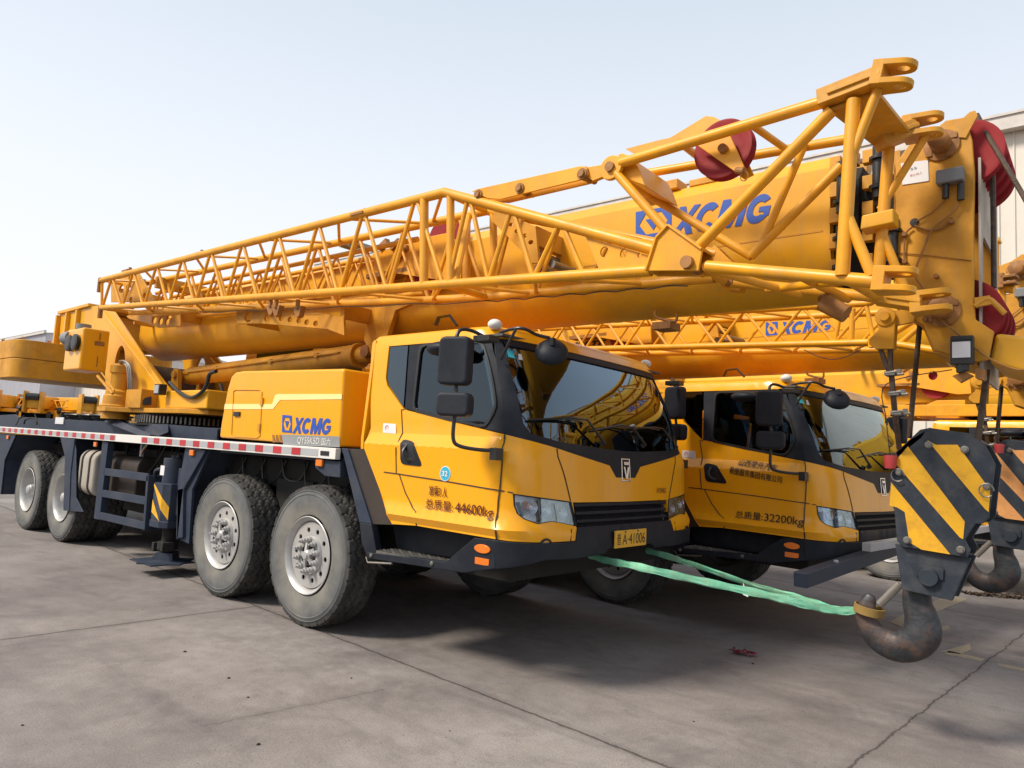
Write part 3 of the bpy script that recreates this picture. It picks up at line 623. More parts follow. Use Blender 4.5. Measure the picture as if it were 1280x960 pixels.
# ------------------------------------------------------------------ carrier
AX = (0.0, -1.357, -5.442, -6.804)
def make_carrier(root):
    ws = wheel(root, AX[0], 0, 'steer'); dup(ws, (AX[1], 0, RW), root)
    for x in AX[:2]: dup(ws, (x, 2*YM, RW), root, PI)
    wd = wheel(root, AX[2], 0, 'drive'); dup(wd, (AX[3], 0, RW), root)
    for x in AX[2:]: dup(wd, (x, 2*YM, RW), root, PI)
    # deck, frame, under-structure
    b = B(); b.bx(-9.6, -1.62, .03, 2.39, 1.345, 1.39); b.bx(-1.62, .40, .06, 2.36, 1.30, 1.34); ch = b.build('carrier_frame', 'navy', root, bevel=.006)
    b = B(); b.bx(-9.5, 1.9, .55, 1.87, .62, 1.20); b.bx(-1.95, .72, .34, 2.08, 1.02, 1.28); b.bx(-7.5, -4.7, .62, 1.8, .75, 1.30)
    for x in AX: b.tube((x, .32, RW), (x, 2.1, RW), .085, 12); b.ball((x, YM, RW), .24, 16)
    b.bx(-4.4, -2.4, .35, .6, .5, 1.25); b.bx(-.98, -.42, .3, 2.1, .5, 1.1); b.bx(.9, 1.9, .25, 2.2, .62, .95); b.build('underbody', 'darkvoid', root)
    # box girder above the deck, gussets, coiled ropes
    for sg in (0, 1):
        f = (lambda y: y) if not sg else (lambda y: 2*YM-y)
        y = .42; b = B(); z1 = A(128, 527, y=y).z
        pts = [A(-40, 521, y=y), A(18, 518, y=y), A(22, 521, y=y), A(132, 527, y=y), A(215, 531, y=y), A(272, 536, y=y)]; pts = [Vector((p.x, f(y), p.z)) for p in pts]
        lo = [Vector((p.x, f(y), 1.385)) for p in (pts[-1], pts[0])]
        b.prism(pts+lo, (0, .03*(1 if not sg else -1), 0)); b.build('side_girder', 'navy', ch, bevel=.004)
    b = B(); b.bx(-9.5, -1.65, .45, 1.97, 1.50, 1.54)
    q = [A(130, 527, y=.40), A(178, 546, y=.12), A(186, 545, y=.12), A(146, 527, y=.40)]; b.prism(q, (0, .02, .02))
    q = [A(198, 545, y=.12), A(208, 541, y=.35), A(208, 531, y=.40), A(190, 531, y=.40), A(178, 541, y=.35)]; b.prism(q, (0, .02, .01)); b.build('deck_plate', 'navy', ch)
    b = B()
    for k in range(5):
        c = Vector((-7.1+.25*k, .75+.06*(k % 2), 1.56)); 
        for t in range(3): b.path([c+Vector(((.28+.03*t)*math.cos(a*PI/10), (.2+.03*t)*math.sin(a*PI/10), .02+.035*t)) for a in range(21)], .016, 6)
    b.build('coiled_hose', 'hose', ch)
    b = B(); b.tube((-8.0, .8, 1.54), (-8.0, .8, 1.70), .10, 16); b.path([A(30, 530, y=.1), A(33, 524, y=.1), A(45, 523, y=.1), A(46, 531, y=.1)], .012, 6); b.path([A(20, 531, y=.1), A(24, 523, y=.2), A(30, 520, y=.3)], .01, 6)
    b.path([Vector((-6.6, .0, 1.46)), Vector((-7.2, .1, 1.62))], .006, 5); b.build('deck_fitting', 'darkvoid', ch)
    b = B(); q = A(74, 530, y=.41); b.bx(q.x-.17, q.x+.17, .405, .418, 1.50, 1.60); b.build('rating_sticker', 'paper', ch)
    # reflective side rail
    for sg in (0, 1):
        y0, dy = (-.035, .05) if not sg else (2*YM+.035, -.05)
        b = B(); b.bx(-9.6, .325, y0, y0+dy, 1.325, 1.412); rail = b.build('side_rail', 'white', root, bevel=.005)
        xs = []
        for p in (371.5, 347.8, 325, 304, 284, 264.5, 246, 229, 212, 196, 181): xs.append(A(p, 550, y=-.035).x)
        for p in (141, 128, 116, 104.5, 93, 82.5, 72.5, 63, 54, 44.7, 36, 27, 19, 11.5, 4): xs.append(A(p, 545, y=-.035).x)
        b = B(); yq = y0-.002*(1 if not sg else -1); yr = y0-.0045*(1 if not sg else -1)
        b.bx(xs[10]-.09, .10, yq, y0+.01*(1 if not sg else -1), 1.341, 1.396); b.bx(-9.5, xs[11]+.08, yq, y0+.01*(1 if not sg else -1), 1.341, 1.396); b.build('reflective_tape', 'ltgrey', rail)
        for i, x in enumerate(xs): b = B(); b.bx(x-.062, x+.062, yr, y0+.01*(1 if not sg else -1), 1.340, 1.397); b.build('reflective_block', 'red', rail)
        b = B(); q = A(406, 568, y=-.035); b.bx(q.x-.055, q.x+.055, yr, y0+.01*(1 if not sg else -1), 1.35, 1.385); b.build('marker_socket', 'hose', rail)
    # skirts and legs, near and far
    for sg in (0, 1):
        f = (lambda v: v) if not sg else (lambda v: Vector((v.x, 2*YM-v.y, v.z)))
        k = 1 if not sg else -1
        def PL(pts, y, t): 
            b.prism([f(A(p[0], p[1], y=y)) for p in pts], (0, k*t, 0))
        b = B()
        PL([(232, 558), (257, 563), (229, 610), (222, 674), (220, 672), (222, 612)], .0, .03); PL([(222, 612), (229, 610), (228, 672), (221, 673)], .0, .5)
        PL([(229, 610), (257, 563), (262, 563), (240, 612), (236, 680), (221, 673)], .03, .03)
        q = [f(v) for v in (A(257, 563, y=.0), A(229, 612, y=.0), A(221, 674, y=.0))]; b.prism([q[0], q[1], q[2], q[2]+Vector((-.015, 0, 0)), q[1]+Vector((-.015, 0, 0)), q[0]+Vector((-.015, 0, 0))], (0, k*.55, 0))
        b.build('fender_leg', 'navy', root, bevel=.004)
        b = B(); PL([(75, 546), (93, 549), (88, 590), (86, 639), (79, 638), (81, 571)], -.04, .022); PL([(92, 549), (95, 562), (95, 622), (104, 640), (86, 639), (88, 590)], -.028, .01)
        q = [f(v) for v in (A(93, 549, y=.0), A(87, 600, y=0), A(86, 639, y=.0))]; b.prism([q[0], q[1], q[2], q[2]+Vector((-.015, 0, 0)), q[1]+Vector((-.015, 0, 0)), q[0]+Vector((-.015, 0, 0))], (0, k*.6, 0)); b.build('fender_leg', 'navy', root, bevel=.004)
        b = B(); PL([(-6, 541), (20, 543), (6, 575), (1, 618), (-12, 617)], .0, .03); q = [f(v) for v in (A(20, 543, y=.0), A(6, 575, y=0), A(1, 618, y=.0))]
        b.prism([q[0], q[1], q[2], q[2]+Vector((-.015, 0, 0)), q[1]+Vector((-.015, 0, 0)), q[0]+Vector((-.015, 0, 0))], (0, k*.6, 0)); b.build('fender_leg', 'navy', root, bevel=.004)
        for p in ((84.5, 552.5), (119.5, 555.5), (240, 566), (10, 546.5), (399.5, 578.5)):
            b = B(); q = f(A(p[0], p[1], y=-.012)); b.box(q, (.085, .022, .055)); b.build('marker_lamp', 'amber', root, bevel=.006)
        # bracket under the rail end
        b = B(); PL([(393, 574), (425, 577), (425, 597), (406, 595), (394, 585)], .0, .10); b.build('bracket', 'navy', root, bevel=.005)
        # slanted mudguard before the cab
        b = B(); q = [f(v) for v in (A(427, 560, y=.0), A(434, 561, y=.0), A(464, 655, y=.0), A(449, 653, y=.0))]; b.prism(q, (0, k*.07, 0)); b.build('mudguard_edge', 'navy', root, bevel=.005)
        b = B(); q = [f(v) for v in (A(434, 561, y=.02), A(458, 561, y=.02), A(493, 656, y=.02), A(464, 655, y=.02))]; b.prism(q, (0, k*.04, 0))
        q = [f(v) for v in (A(428, 560, y=.03), A(450, 653, y=.03))]; b.prism([q[0], q[1], q[1]+Vector((.03, 0, 0)), q[0]+Vector((.03, 0, 0))], (0, k*.6, 0)); b.bx(-2.0, .42, (.62 if not sg else 1.8), (.65 if not sg else 1.77), .75, 1.3)
        b.build('mudguard', 'brownpanel', root)
        # side guard: three rails on a post
        x0, x1 = A(122, 600, y=0).x, A(184, 600, y=0).x
        b = B(); PL([(128, 551), (135, 553), (124, 650), (117, 648)], .0, .07)
        for a, c in (((130, 585), (185, 592)), ((127, 612), (182, 621)), ((124, 640), (179, 652))):
            PL([a, c, (c[0]-.5, c[1]+10), (a[0]-.7, a[1]+9)], .0, .03)
        q = [f(A(183, 594, y=.0)), f(A(178, 662, y=.0))]; b.prism([q[0], q[1], q[1]+Vector((.05, 0, 0)), q[0]+Vector((.05, 0, 0))], (0, k*.3, 0))
        b.build('side_guard', 'navy', root, bevel=.004)
        # fuel tank and air receivers
        b = B(); pr = rrect(-.0, .62, .64, 1.20, .13, 6)
        a0 = A(96, 600, y=.0).x
        b.prism([f(Vector((a0, u, v))) for u, v in pr], (.50, 0, 0)); tk = b.build('fuel_tank', 'beige', root, bevel=.035, seg=3)
        for xx in (a0+.10, a0+.34):
            b = B(); pr2 = rrect(-.008, .628, .632, 1.208, .135, 6); b.prism([f(Vector((xx, u, v))) for u, v in pr2], (.045, 0, 0)); b.build('tank_strap', 'darkvoid', tk)
        b = B(); b.prism([f(Vector((a0+.52, .14+u*.9, v*.97))) for u, v in pr], (.85, 0, 0)); b.build('battery_case', 'brownpanel', root, bevel=.02)
        b = B(); c = A(184, 588, y=.35); b.tube((c.x-.45, f(Vector((0, .5, 0))).y, 1.08), (c.x+.15, f(Vector((0, .5, 0))).y, 1.08), .13, 24); ar = b.build('air_tank', 'beige', root, bevel=.02)
        b = B()
        for xx in (c.x-.32, c.x+.02): b.lathe([(.135, 0), (.136, .03)], (xx, f(Vector((0, .5, 0))).y, 1.08), (1, 0, 0), 24)
        b.build('tank_strap', 'darkvoid', ar)
        # valves, wiring
        b = B(); c = A(165, 605, y=.18)
        for dx, dz in ((-.12, .03), (0, 0), (.1, .02), (.03, -.08)): b.tube(f(c+Vector((dx, 0, dz))), f(c+Vector((dx, .1, dz+.01))), .028, 10)
        b.path([f(c+Vector((-.3, 0, .04))), f(c+Vector((.15, 0, .03)))], .008, 6); b.ball(f(c+Vector((.05, .03, -.13))), .07, 12, (1.4, 1, 1)); b.build('valve', 'steel', root)
        b = B(); c = A(180, 562, y=.15); b.box(f(c+Vector((-.05, 0, .02))), (.04, .03, .20)); 
        b.build('terminal_strip', 'ltgrey', root)
        for i, m_ in enumerate(('red', 'blockyellow', 'sling', 'white')):
            b = B(); b.path([f(c+Vector((-.04, -.01, -.06+.01*i))), f(c+Vector((.06+.02*i, -.03, .0+.02*i))), f(c+Vector((.16+.02*i, 0, .12)))], .005, 5); b.build('wiring', m_, root)
        # outrigger: jack, striped sleeve, foot
        c = A(209, 640, y=.10); cx = c.x; cy = .14; g = lambda x, y, z: f(Vector((x, y, z)))
        zt, zm = A(212, 573, y=.03).z, A(212, 605, y=.03).z; z2 = A(205, 655, y=.0).z
        b = B(); b.tube(g(cx, cy, zm-.05), g(cx, cy, zt), .118, 28); b.tube(g(cx, cy, zt), g(cx, cy, zt+.03), .05, 10); b.bx(cx+.16, cx+.26, g(0, .1, 0).y, g(0, .25, 0).y, .62, 1.1); b.tube(g(cx+.05, cy, zt), g(cx+.05, cy, zt+.045), .025, 8)
        b.path([g(cx-.13, .05, zt-.12), g(cx-.25, .05, zt-.15), g(cx-.32, .08, zt-.25), g(cx-.33, .1, zm-.1)], .02, 8)
        jack = b.build('outrigger_jack', 'navy', root, bevel=.005)
        b = B(); oc = [(-.17, -.10), (-.10, -.155), (.10, -.155), (.17, -.10), (.17, .15), (-.17, .15)]; b.prism([g(cx+u, cy+v, z2) for u, v in oc], (0, 0, zm-z2)); b.prism([g(cx+u*1.06, cy+v*1.06, z2-.05) for u, v in oc], (0, 0, .07)); b.build('jack_sleeve', 'navy', jack, bevel=.006)
        b = B(); o2 = .0028   # diagonal hazard stripes on the facets
        H = zm-z2
        def onf(u, v):   # unrolled coordinate along the three outer facets -> 3D
            pts = [(-.17, -.10), (-.10, -.155), (.10, -.155), (.17, -.10)]; ls = [math.hypot(pts[i+1][0]-pts[i][0], pts[i+1][1]-pts[i][1]) for i in range(3)]; t = u
            for i in range(3):
                if t <= ls[i]+1e-6 or i == 2:
                    r = t/ls[i]; x = pts[i][0]+(pts[i+1][0]-pts[i][0])*r; y = pts[i][1]+(pts[i+1][1]-pts[i][1])*r; nx, ny = (pts[i+1][1]-pts[i][1])/ls[i], -(pts[i+1][0]-pts[i][0])/ls[i]
                    return g(cx+x+nx*o2, cy+y+ny*o2, z2+.02+v)
                t -= ls[i]
        L0, L1 = .089, .289; Hh = H-.03; SL = 1.15
        for v0 in (.04, .34, .64):
            for ua, ub in ((.003, L0), (L0, L1), (L1, .375)):
                poly = []
                for u, w_ in ((ua, 0), (ub, 0), (ub, .13), (ua, .13)):
                    v = Hh-(u*SL)+w_-.5+v0*.9; poly.append((u, max(0, min(Hh, v))))
                if max(p[1] for p in poly)-min(p[1] for p in poly) < .01: continue
                if abs(poly[0][1]-poly[3][1]) < .002 and abs(poly[1][1]-poly[2][1]) < .002: continue
                vs = [b.bm.verts.new(onf(*p)) for p in poly]; b.face(vs)
        b.build('hazard_stripe', 'blockyellow', jack)
        b = B(); q = A(203, 588, y=.02); b.box(g(q.x, cy-.119, q.z), (.09, .006, .10)); b.build('warning_sticker', 'paper', jack)
        b = B(); b.tube(g(cx, cy, .2), g(cx, cy, z2), .065, 20); b.tube(g(cx, cy, .25), g(cx, cy, .33), .10, 16); b.box(g(cx-.1, cy-.05, .27), (.05, .12, .09)); b.box(g(cx+.1, cy-.05, .29), (.05, .12, .09)); b.build('jack_leg', 'darkvoid', jack, bevel=.004)
        b = B(); b.lathe([(.30, .12), (.30, .135), (.14, .15), (.12, .22), (.07, .23)], g(cx, cy, 0), (0, 0, 1), 4); b.prism([g(cx-.28, cy-.25, .12), g(cx+.22, cy-.25, .12), g(cx+.22, cy+.2, .12), g(cx-.28, cy+.2, .12)], (0, 0, .012)); b.build('jack_foot', 'navy', jack)
    rnd = random.Random(3)
    for k in range(9):      # air and hydraulic lines sagging under the deck
        x0_ = -4.7+.28*k; y_ = .30+.04*(k % 3); b = B()
        b.path([Vector((x0_, y_, 1.33)), Vector((x0_+.05, y_-.03, 1.2-rnd.uniform(0, .1))), Vector((x0_+.2, y_-.05, 1.08-rnd.uniform(0, .15))), Vector((x0_+.42, y_, 1.16)), Vector((x0_+.5, y_+.03, 1.33))], .009+.004*(k % 2), 6); b.build('air_line', 'hose', root)
    for k in range(6):      # and a bundle in the front wheel bay
        b = B(); b.path([Vector((-2.0+.35*k, .32, 1.27)), Vector((-1.9+.35*k, .30, 1.12-rnd.uniform(0, .12))), Vector((-1.7+.35*k, .31, 1.1)), Vector((-1.6+.35*k, .33, 1.27))], .010, 6); b.build('air_line', 'hose', root)
    # engine side box in front of the turntable
    for sg in (0, 1):
        f = (lambda v: v) if not sg else (lambda v: Vector((v.x, 2*YM-v.y, v.z)))
        k = 1 if not sg else -1
        o = [A(p[0], p[1], y=-.0) for p in ((274, 547), (276, 530), (284, 486), (289, 470), (294, 465), (303, 463.5), (428, 460.5), (430, 462), (424, 559))]
        for v in o: v.z = max(v.z, 1.415)
        b = B(); b.prism([f(v) for v in o], (0, k*.45, 0)); bxo = b.build('engine_box', 'cabyellow', root, bevel=.022, seg=3)
        y = -.0035
        b = B(); b.prism([f(A(p[0], p[1], y=y)) for p in ((281, 505), (340, 505), (343.5, 494), (347, 492.5), (427, 492.5), (427, 499), (350, 500), (346, 505), (341, 511.5), (280, 511.5))], (0, k*.004, 0)); b.build('cream_stripe', 'cream', bxo)
        b = B(); dr = [(292, 489), (295, 487.5), (325, 487.7), (327.5, 490), (325, 545), (321, 547.5), (292, 546), (289.5, 543)]
        P = [f(A(p[0], p[1], y=y)) for p in dr]; b.path(P+[P[0]], .004, 4)
        for p in ((327.5, 502), (324, 534.5)): q = f(A(p[0], p[1], y=-.006)); b.box(q, (.035, .02, .07))
        b.build('hatch', 'ochre', bxo)
        b = B(); q = f(A(296.5, 517.5, y=-.005)); b.box(q, (.10, .02, .04)); b.build('hatch_latch', 'hose', bxo)
        b = B(); b.bx(-1.7, .40, (.02 if not sg else 2.4), (.5 if not sg else 1.92), 1.38, 1.415); b.build('box_plinth', 'navy', bxo)
    b = B(); b.bx(-1.45, .35, .45, 1.97, 1.35, 1.62); b.build('engine_cover', 'darkvoid', root)
    return ch

# ------------------------------------------------------------------ revolving superstructure
SX = -4.3
def make_super(root):
    b = B(); b.lathe([(.80, 1.53), (.82, 1.54), (.82, 1.56), (.78, 1.565), (.78, 1.68), (.6, 1.68)], (SX, YM, 0), (0, 0, 1), 96)
    tt = b.build('turntable', 'darkvoid', root)
    b = B()
    for i in range(96): a = 2*PI*i/96; b.box((SX+.80*math.cos(a), YM+.80*math.sin(a), 1.615), (.03, .02, .085), Matrix.Rotation(a, 3, 'Z'))
    b.build('ring_gear', 'steel', tt)
    y0 = .62
    b = B()
    # base plate with the swing-gear lug
    b.prism([Vector(v) for v in ((-5.9, .55, 1.69), (-5.3, .25, 1.69), (-4.9, .2, 1.69), (-4.6, .42, 1.69), (-3.3, .42, 1.69), (-3.0, .6, 1.69), (-3.0, 1.82, 1.69), (-3.3, 2.0, 1.69), (-5.9, 1.9, 1.69))], (0, 0, .06))
    sup = b.build('turning_frame', 'ochre', root, bevel=.008)
    # side cheeks with a round opening
    for yy in (.62, 1.76):
        P = [A(p[0], p[1], y=.62) for p in ((137, 512), (135, 470), (134, 440), (118, 410), (128, 388), (145, 390), (213, 492), (214, 515))]
        o2 = [(v.x, v.z) for v in P]; cc = A(153, 456, y=.62); hole = [[(cc.x+.17*math.cos(t*PI/12), cc.z+.26*math.sin(t*PI/12)) for t in range(24)]]
        b = B(); b.holed(o2, hole, (0, yy, 0), (1, 0, 0), (0, 0, 1), .04); b.build('cheek_plate', 'yellow', sup, bevel=.006)
        b = B(); a0, a1 = A(134, 392, y=.62), A(215, 499, y=.62); b.beam((a0.x, yy, a0.z), (a1.x, yy, a1.z), .14, .05, up=(0, 0, 1)); b.build('cheek_flange', 'yellow', sup, bevel=.008)
    b = B(); q0, q1 = A(208, 516, y=.55), A(276, 516, y=.55); zt = A(240, 490, y=.55).z; b.bx(q0.x, q0.x+1.05, .52, 1.9, 1.75, zt+.02); b.build('front_box', 'yellow', sup, bevel=.02)
    # tail frame carrying the counterweight
    P = [A(p[0], p[1], y=.62) for p in ((73, 393), (112, 383), (130, 380), (122, 420), (118, 432), (73, 430))]
    b = B()
    for yy in (.64, 1.74): b.prism([Vector((v.x, yy, v.z)) for v in P], (0, .04, 0)); 
    for i in (0, .33, .66): x = P[0].x+(P[1].x-P[0].x)*i; zz = P[0].z+(P[1].z-P[0].z)*i; b.bx(x, x+.06, .58, 1.82, P[5].z, zz-.02)
    b.prism([P[0]+Vector((0, -.02, 0)), P[1]+Vector((0, -.02, 0)), P[1]+Vector((0, -.02, .05)), P[0]+Vector((0, -.02, .05))], (0, 1.2, 0)); b.build('tail_frame', 'yellow', sup, bevel=.006)
    b = B(); x1, x2 = -7.95, -9.2; r = .22; oc = [(x1, 2.42-r)]+[(x1-r+r*math.cos(t*PI/12), 2.42-r+r*math.sin(t*PI/12)) for t in range(7)]+[(x2, 2.42), (x2, -.04)]+[(x1-r+r*math.cos(t*PI/12), -.04+r+r*math.sin(t*PI/12)) for t in range(-6, 1)]
    b.prism([Vector((x, y, 2.18)) for x, y in oc], (0, 0, .30)); b.prism([Vector((x, y, 2.486)) for x, y in oc], (0, 0, .29)); cw = b.build('counterweight', 'ochre', root, bevel=.012)
    for q in ((-8.2, .1), (-8.15, .45), (-8.9, .02)):
        b = B(); b.path([Vector((q[0]+.05*math.cos(t*PI/8), q[1], 2.78+.05*math.sin(t*PI/8))) for t in range(9)], .012, 6); b.build('lifting_eye', 'brown', cw)
    # control cabinet
    x0, x1 = -5.9, -5.3; zb, zt = A(100, 462, x=-5.3).z, A(101, 408, x=-5.3).z; ya, yb = A(101, 440, x=-5.3).y, A(135.5, 440, x=-5.3).y
    b = B(); b.bx(x0, x1, ya, yb, zb, zt); cb = b.build('cabinet', 'cabyellow', root, bevel=.03, seg=3)
    b = B()
    for dx in (-.14, -.36): b.lathe([(.10, -.0), (.11, -.02), (.11, -.05), (.075, -.06), (.02, -.055)], (x1+dx, ya, zt-.20), (0, 1, 0), 24)
    b.build('horn', 'hose', cb)
    b = B(); b.tube((x1-.3, ya+.1, zt+.0), (x1-.3, ya+.1, zt+.07), .09, 18); b.tube((x1-.75, ya+.05, zt-.10), (x1-.52, ya+.05, zt-.10), .09, 16); b.build('air_filter', 'junction', cb)
    for q in ((ya+.15, ya+.27, zt-.22, zt-.16), (ya+.20, ya+.215, zt-.15, zt-.05), (ya+.2, ya+.21, zb+.06, zb+.2)): b = B(); b.bx(x1, x1+.004, *q); b.build('label', 'brown', cb)
    # swing motor
    c = Vector((-5.12, .42, 0)); b = B(); b.lathe([(.19, 1.70), (.20, 1.77), (.175, 1.79), (.165, 1.90), (.145, 1.92), (.145, 1.96), (.10, 1.99), (.10, 2.20), (.12, 2.21), (.12, 2.30), (.08, 2.33)], c, (0, 0, 1), 28); b.lathe([(.17, 1.60), (.17, 1.72)], c, (0, 0, 1), 24)
    sm = b.build('swing_motor', 'ochre', root)
    b = B()
    for k in range(3): b.path([c+Vector((.02*k, -.03, 2.3)), c+Vector((.10+.03*k, -.05, 2.36)), c+Vector((.25+.05*k, -.02, 2.28)), c+Vector((.32+.05*k, 0, 2.0)), c+Vector((.3+.05*k, .05, 1.78))], .014, 8)
    b.build('hydraulic_hose', 'steel', sm)
    b = B(); b.path([A(141, 492, y=.1), A(122, 470, y=.1)], .018, 8); b.path([A(143, 488, y=.1), A(127, 466, y=.1)], .01, 8); b.bx(-4.75, -4.3, .38, .6, 1.75, 1.98); b.build('bracket_arm', 'ochre', sup)
    b = B(); 
    for k in range(4): b.path([A(172, 497+2.5*k, y=.5), A(180, 499+2*k, y=.42), A(189, 497+2.5*k, y=.5)], .016, 8)
    b.build('hydraulic_hose', 'hose', sup)
    b = B(); q = A(200.5, 487, y=.45); b.box(q, (.15, .09, .13)); b.mi = 1; b.box(q+Vector((0, -.048, 0)), (.12, .01, .10)); b.build('work_lamp', ['hose', 'ltgrey'], sup, bevel=.012)
    # winch drum glimpsed behind
    b = B(); b.tube((-5.3, .75, 2.1), (-5.3, 1.65, 2.1), .28, 24); b.build('winch_drum', 'rope', sup)
    # operator cabin on the far side
    b = B(); oc = [(-4.9, 1.75), (-3.2, 1.75), (-2.9, 2.2), (-2.95, 2.95), (-4.75, 3.0)]; b.prism([Vector((x, 1.98, z)) for x, z in oc], (0, .75, 0)); oc_ = b.build('operator_cabin', 'orangebox', root, bevel=.03)
    b = B(); b.prism([Vector((x, 1.972, z)) for x, z in ((-4.5, 2.2), (-3.1, 2.2), (-3.1, 2.85), (-4.45, 2.88))], (0, .006, 0)); b.bx(-2.93, -2.905, 2.05, 2.65, 2.2, 2.85); b.build('cabin_window', 'darkglass', oc_)
    # luffing cylinder with its pipe and hose
    p, q = A(236, 470, y=.98), A(452, 441, y=.98); p.y = q.y = 1.12
    p, q = A(240, 470, y=1.05), A(447, 445, y=1.05); d = (q-p).normalized()
    b = B(); b.tube(p, q, .118, 36); b.tube(p-d*.12, p, .10, 20); b.tube(q, q+d*.05, .13, 36); b.tube(q, q+d*.22, .09, 24)
    cy = b.build('luffing_cylinder', 'ochre', root, bevel=.008)
    b = B(); off = Vector((0, -.125, .03)); b.path([p+off+d*.15+Vector((0, 0, -.02)), p+off+d*.2, q+off-d*.35, q+off-d*.3+Vector((0, .05, 0))], .014, 8)
    for t in (.25, .6, .85): c = p+(q-p)*t+off; b.box(c, (.05, .03, .05))
    b.build('pipe', 'ochre', cy)
    b = B(); h = [A(*v, y=.49) for v in ((270, 464), (262, 468), (258, 482), (250, 492), (238, 497), (224, 490), (212, 478))]; b.path(h, .022, 10); b.path([A(*v, y=.8) for v in ((276, 480), (279, 492), (277, 502))], .02, 8)
    b.build('hydraulic_hose', 'hose', cy)
    b = B(); c = p-d*.05; b.prism([c+Vector((-.14, -.2, -.22)), c+Vector((.12, -.2, -.22)), c+Vector((.06, -.2, .06)), c+Vector((-.06, -.2, .08))], (0, .05, 0)); b.prism([c+Vector((-.14, .15, -.22)), c+Vector((.12, .15, -.22)), c+Vector((.06, .15, .06)), c+Vector((-.06, .15, .08))], (0, .05, 0)); b.tube(c+Vector((0, -.23, 0)), c+Vector((0, .23, 0)), .05, 16)
    b.build('cylinder_foot', 'ochre', cy)
    return sup

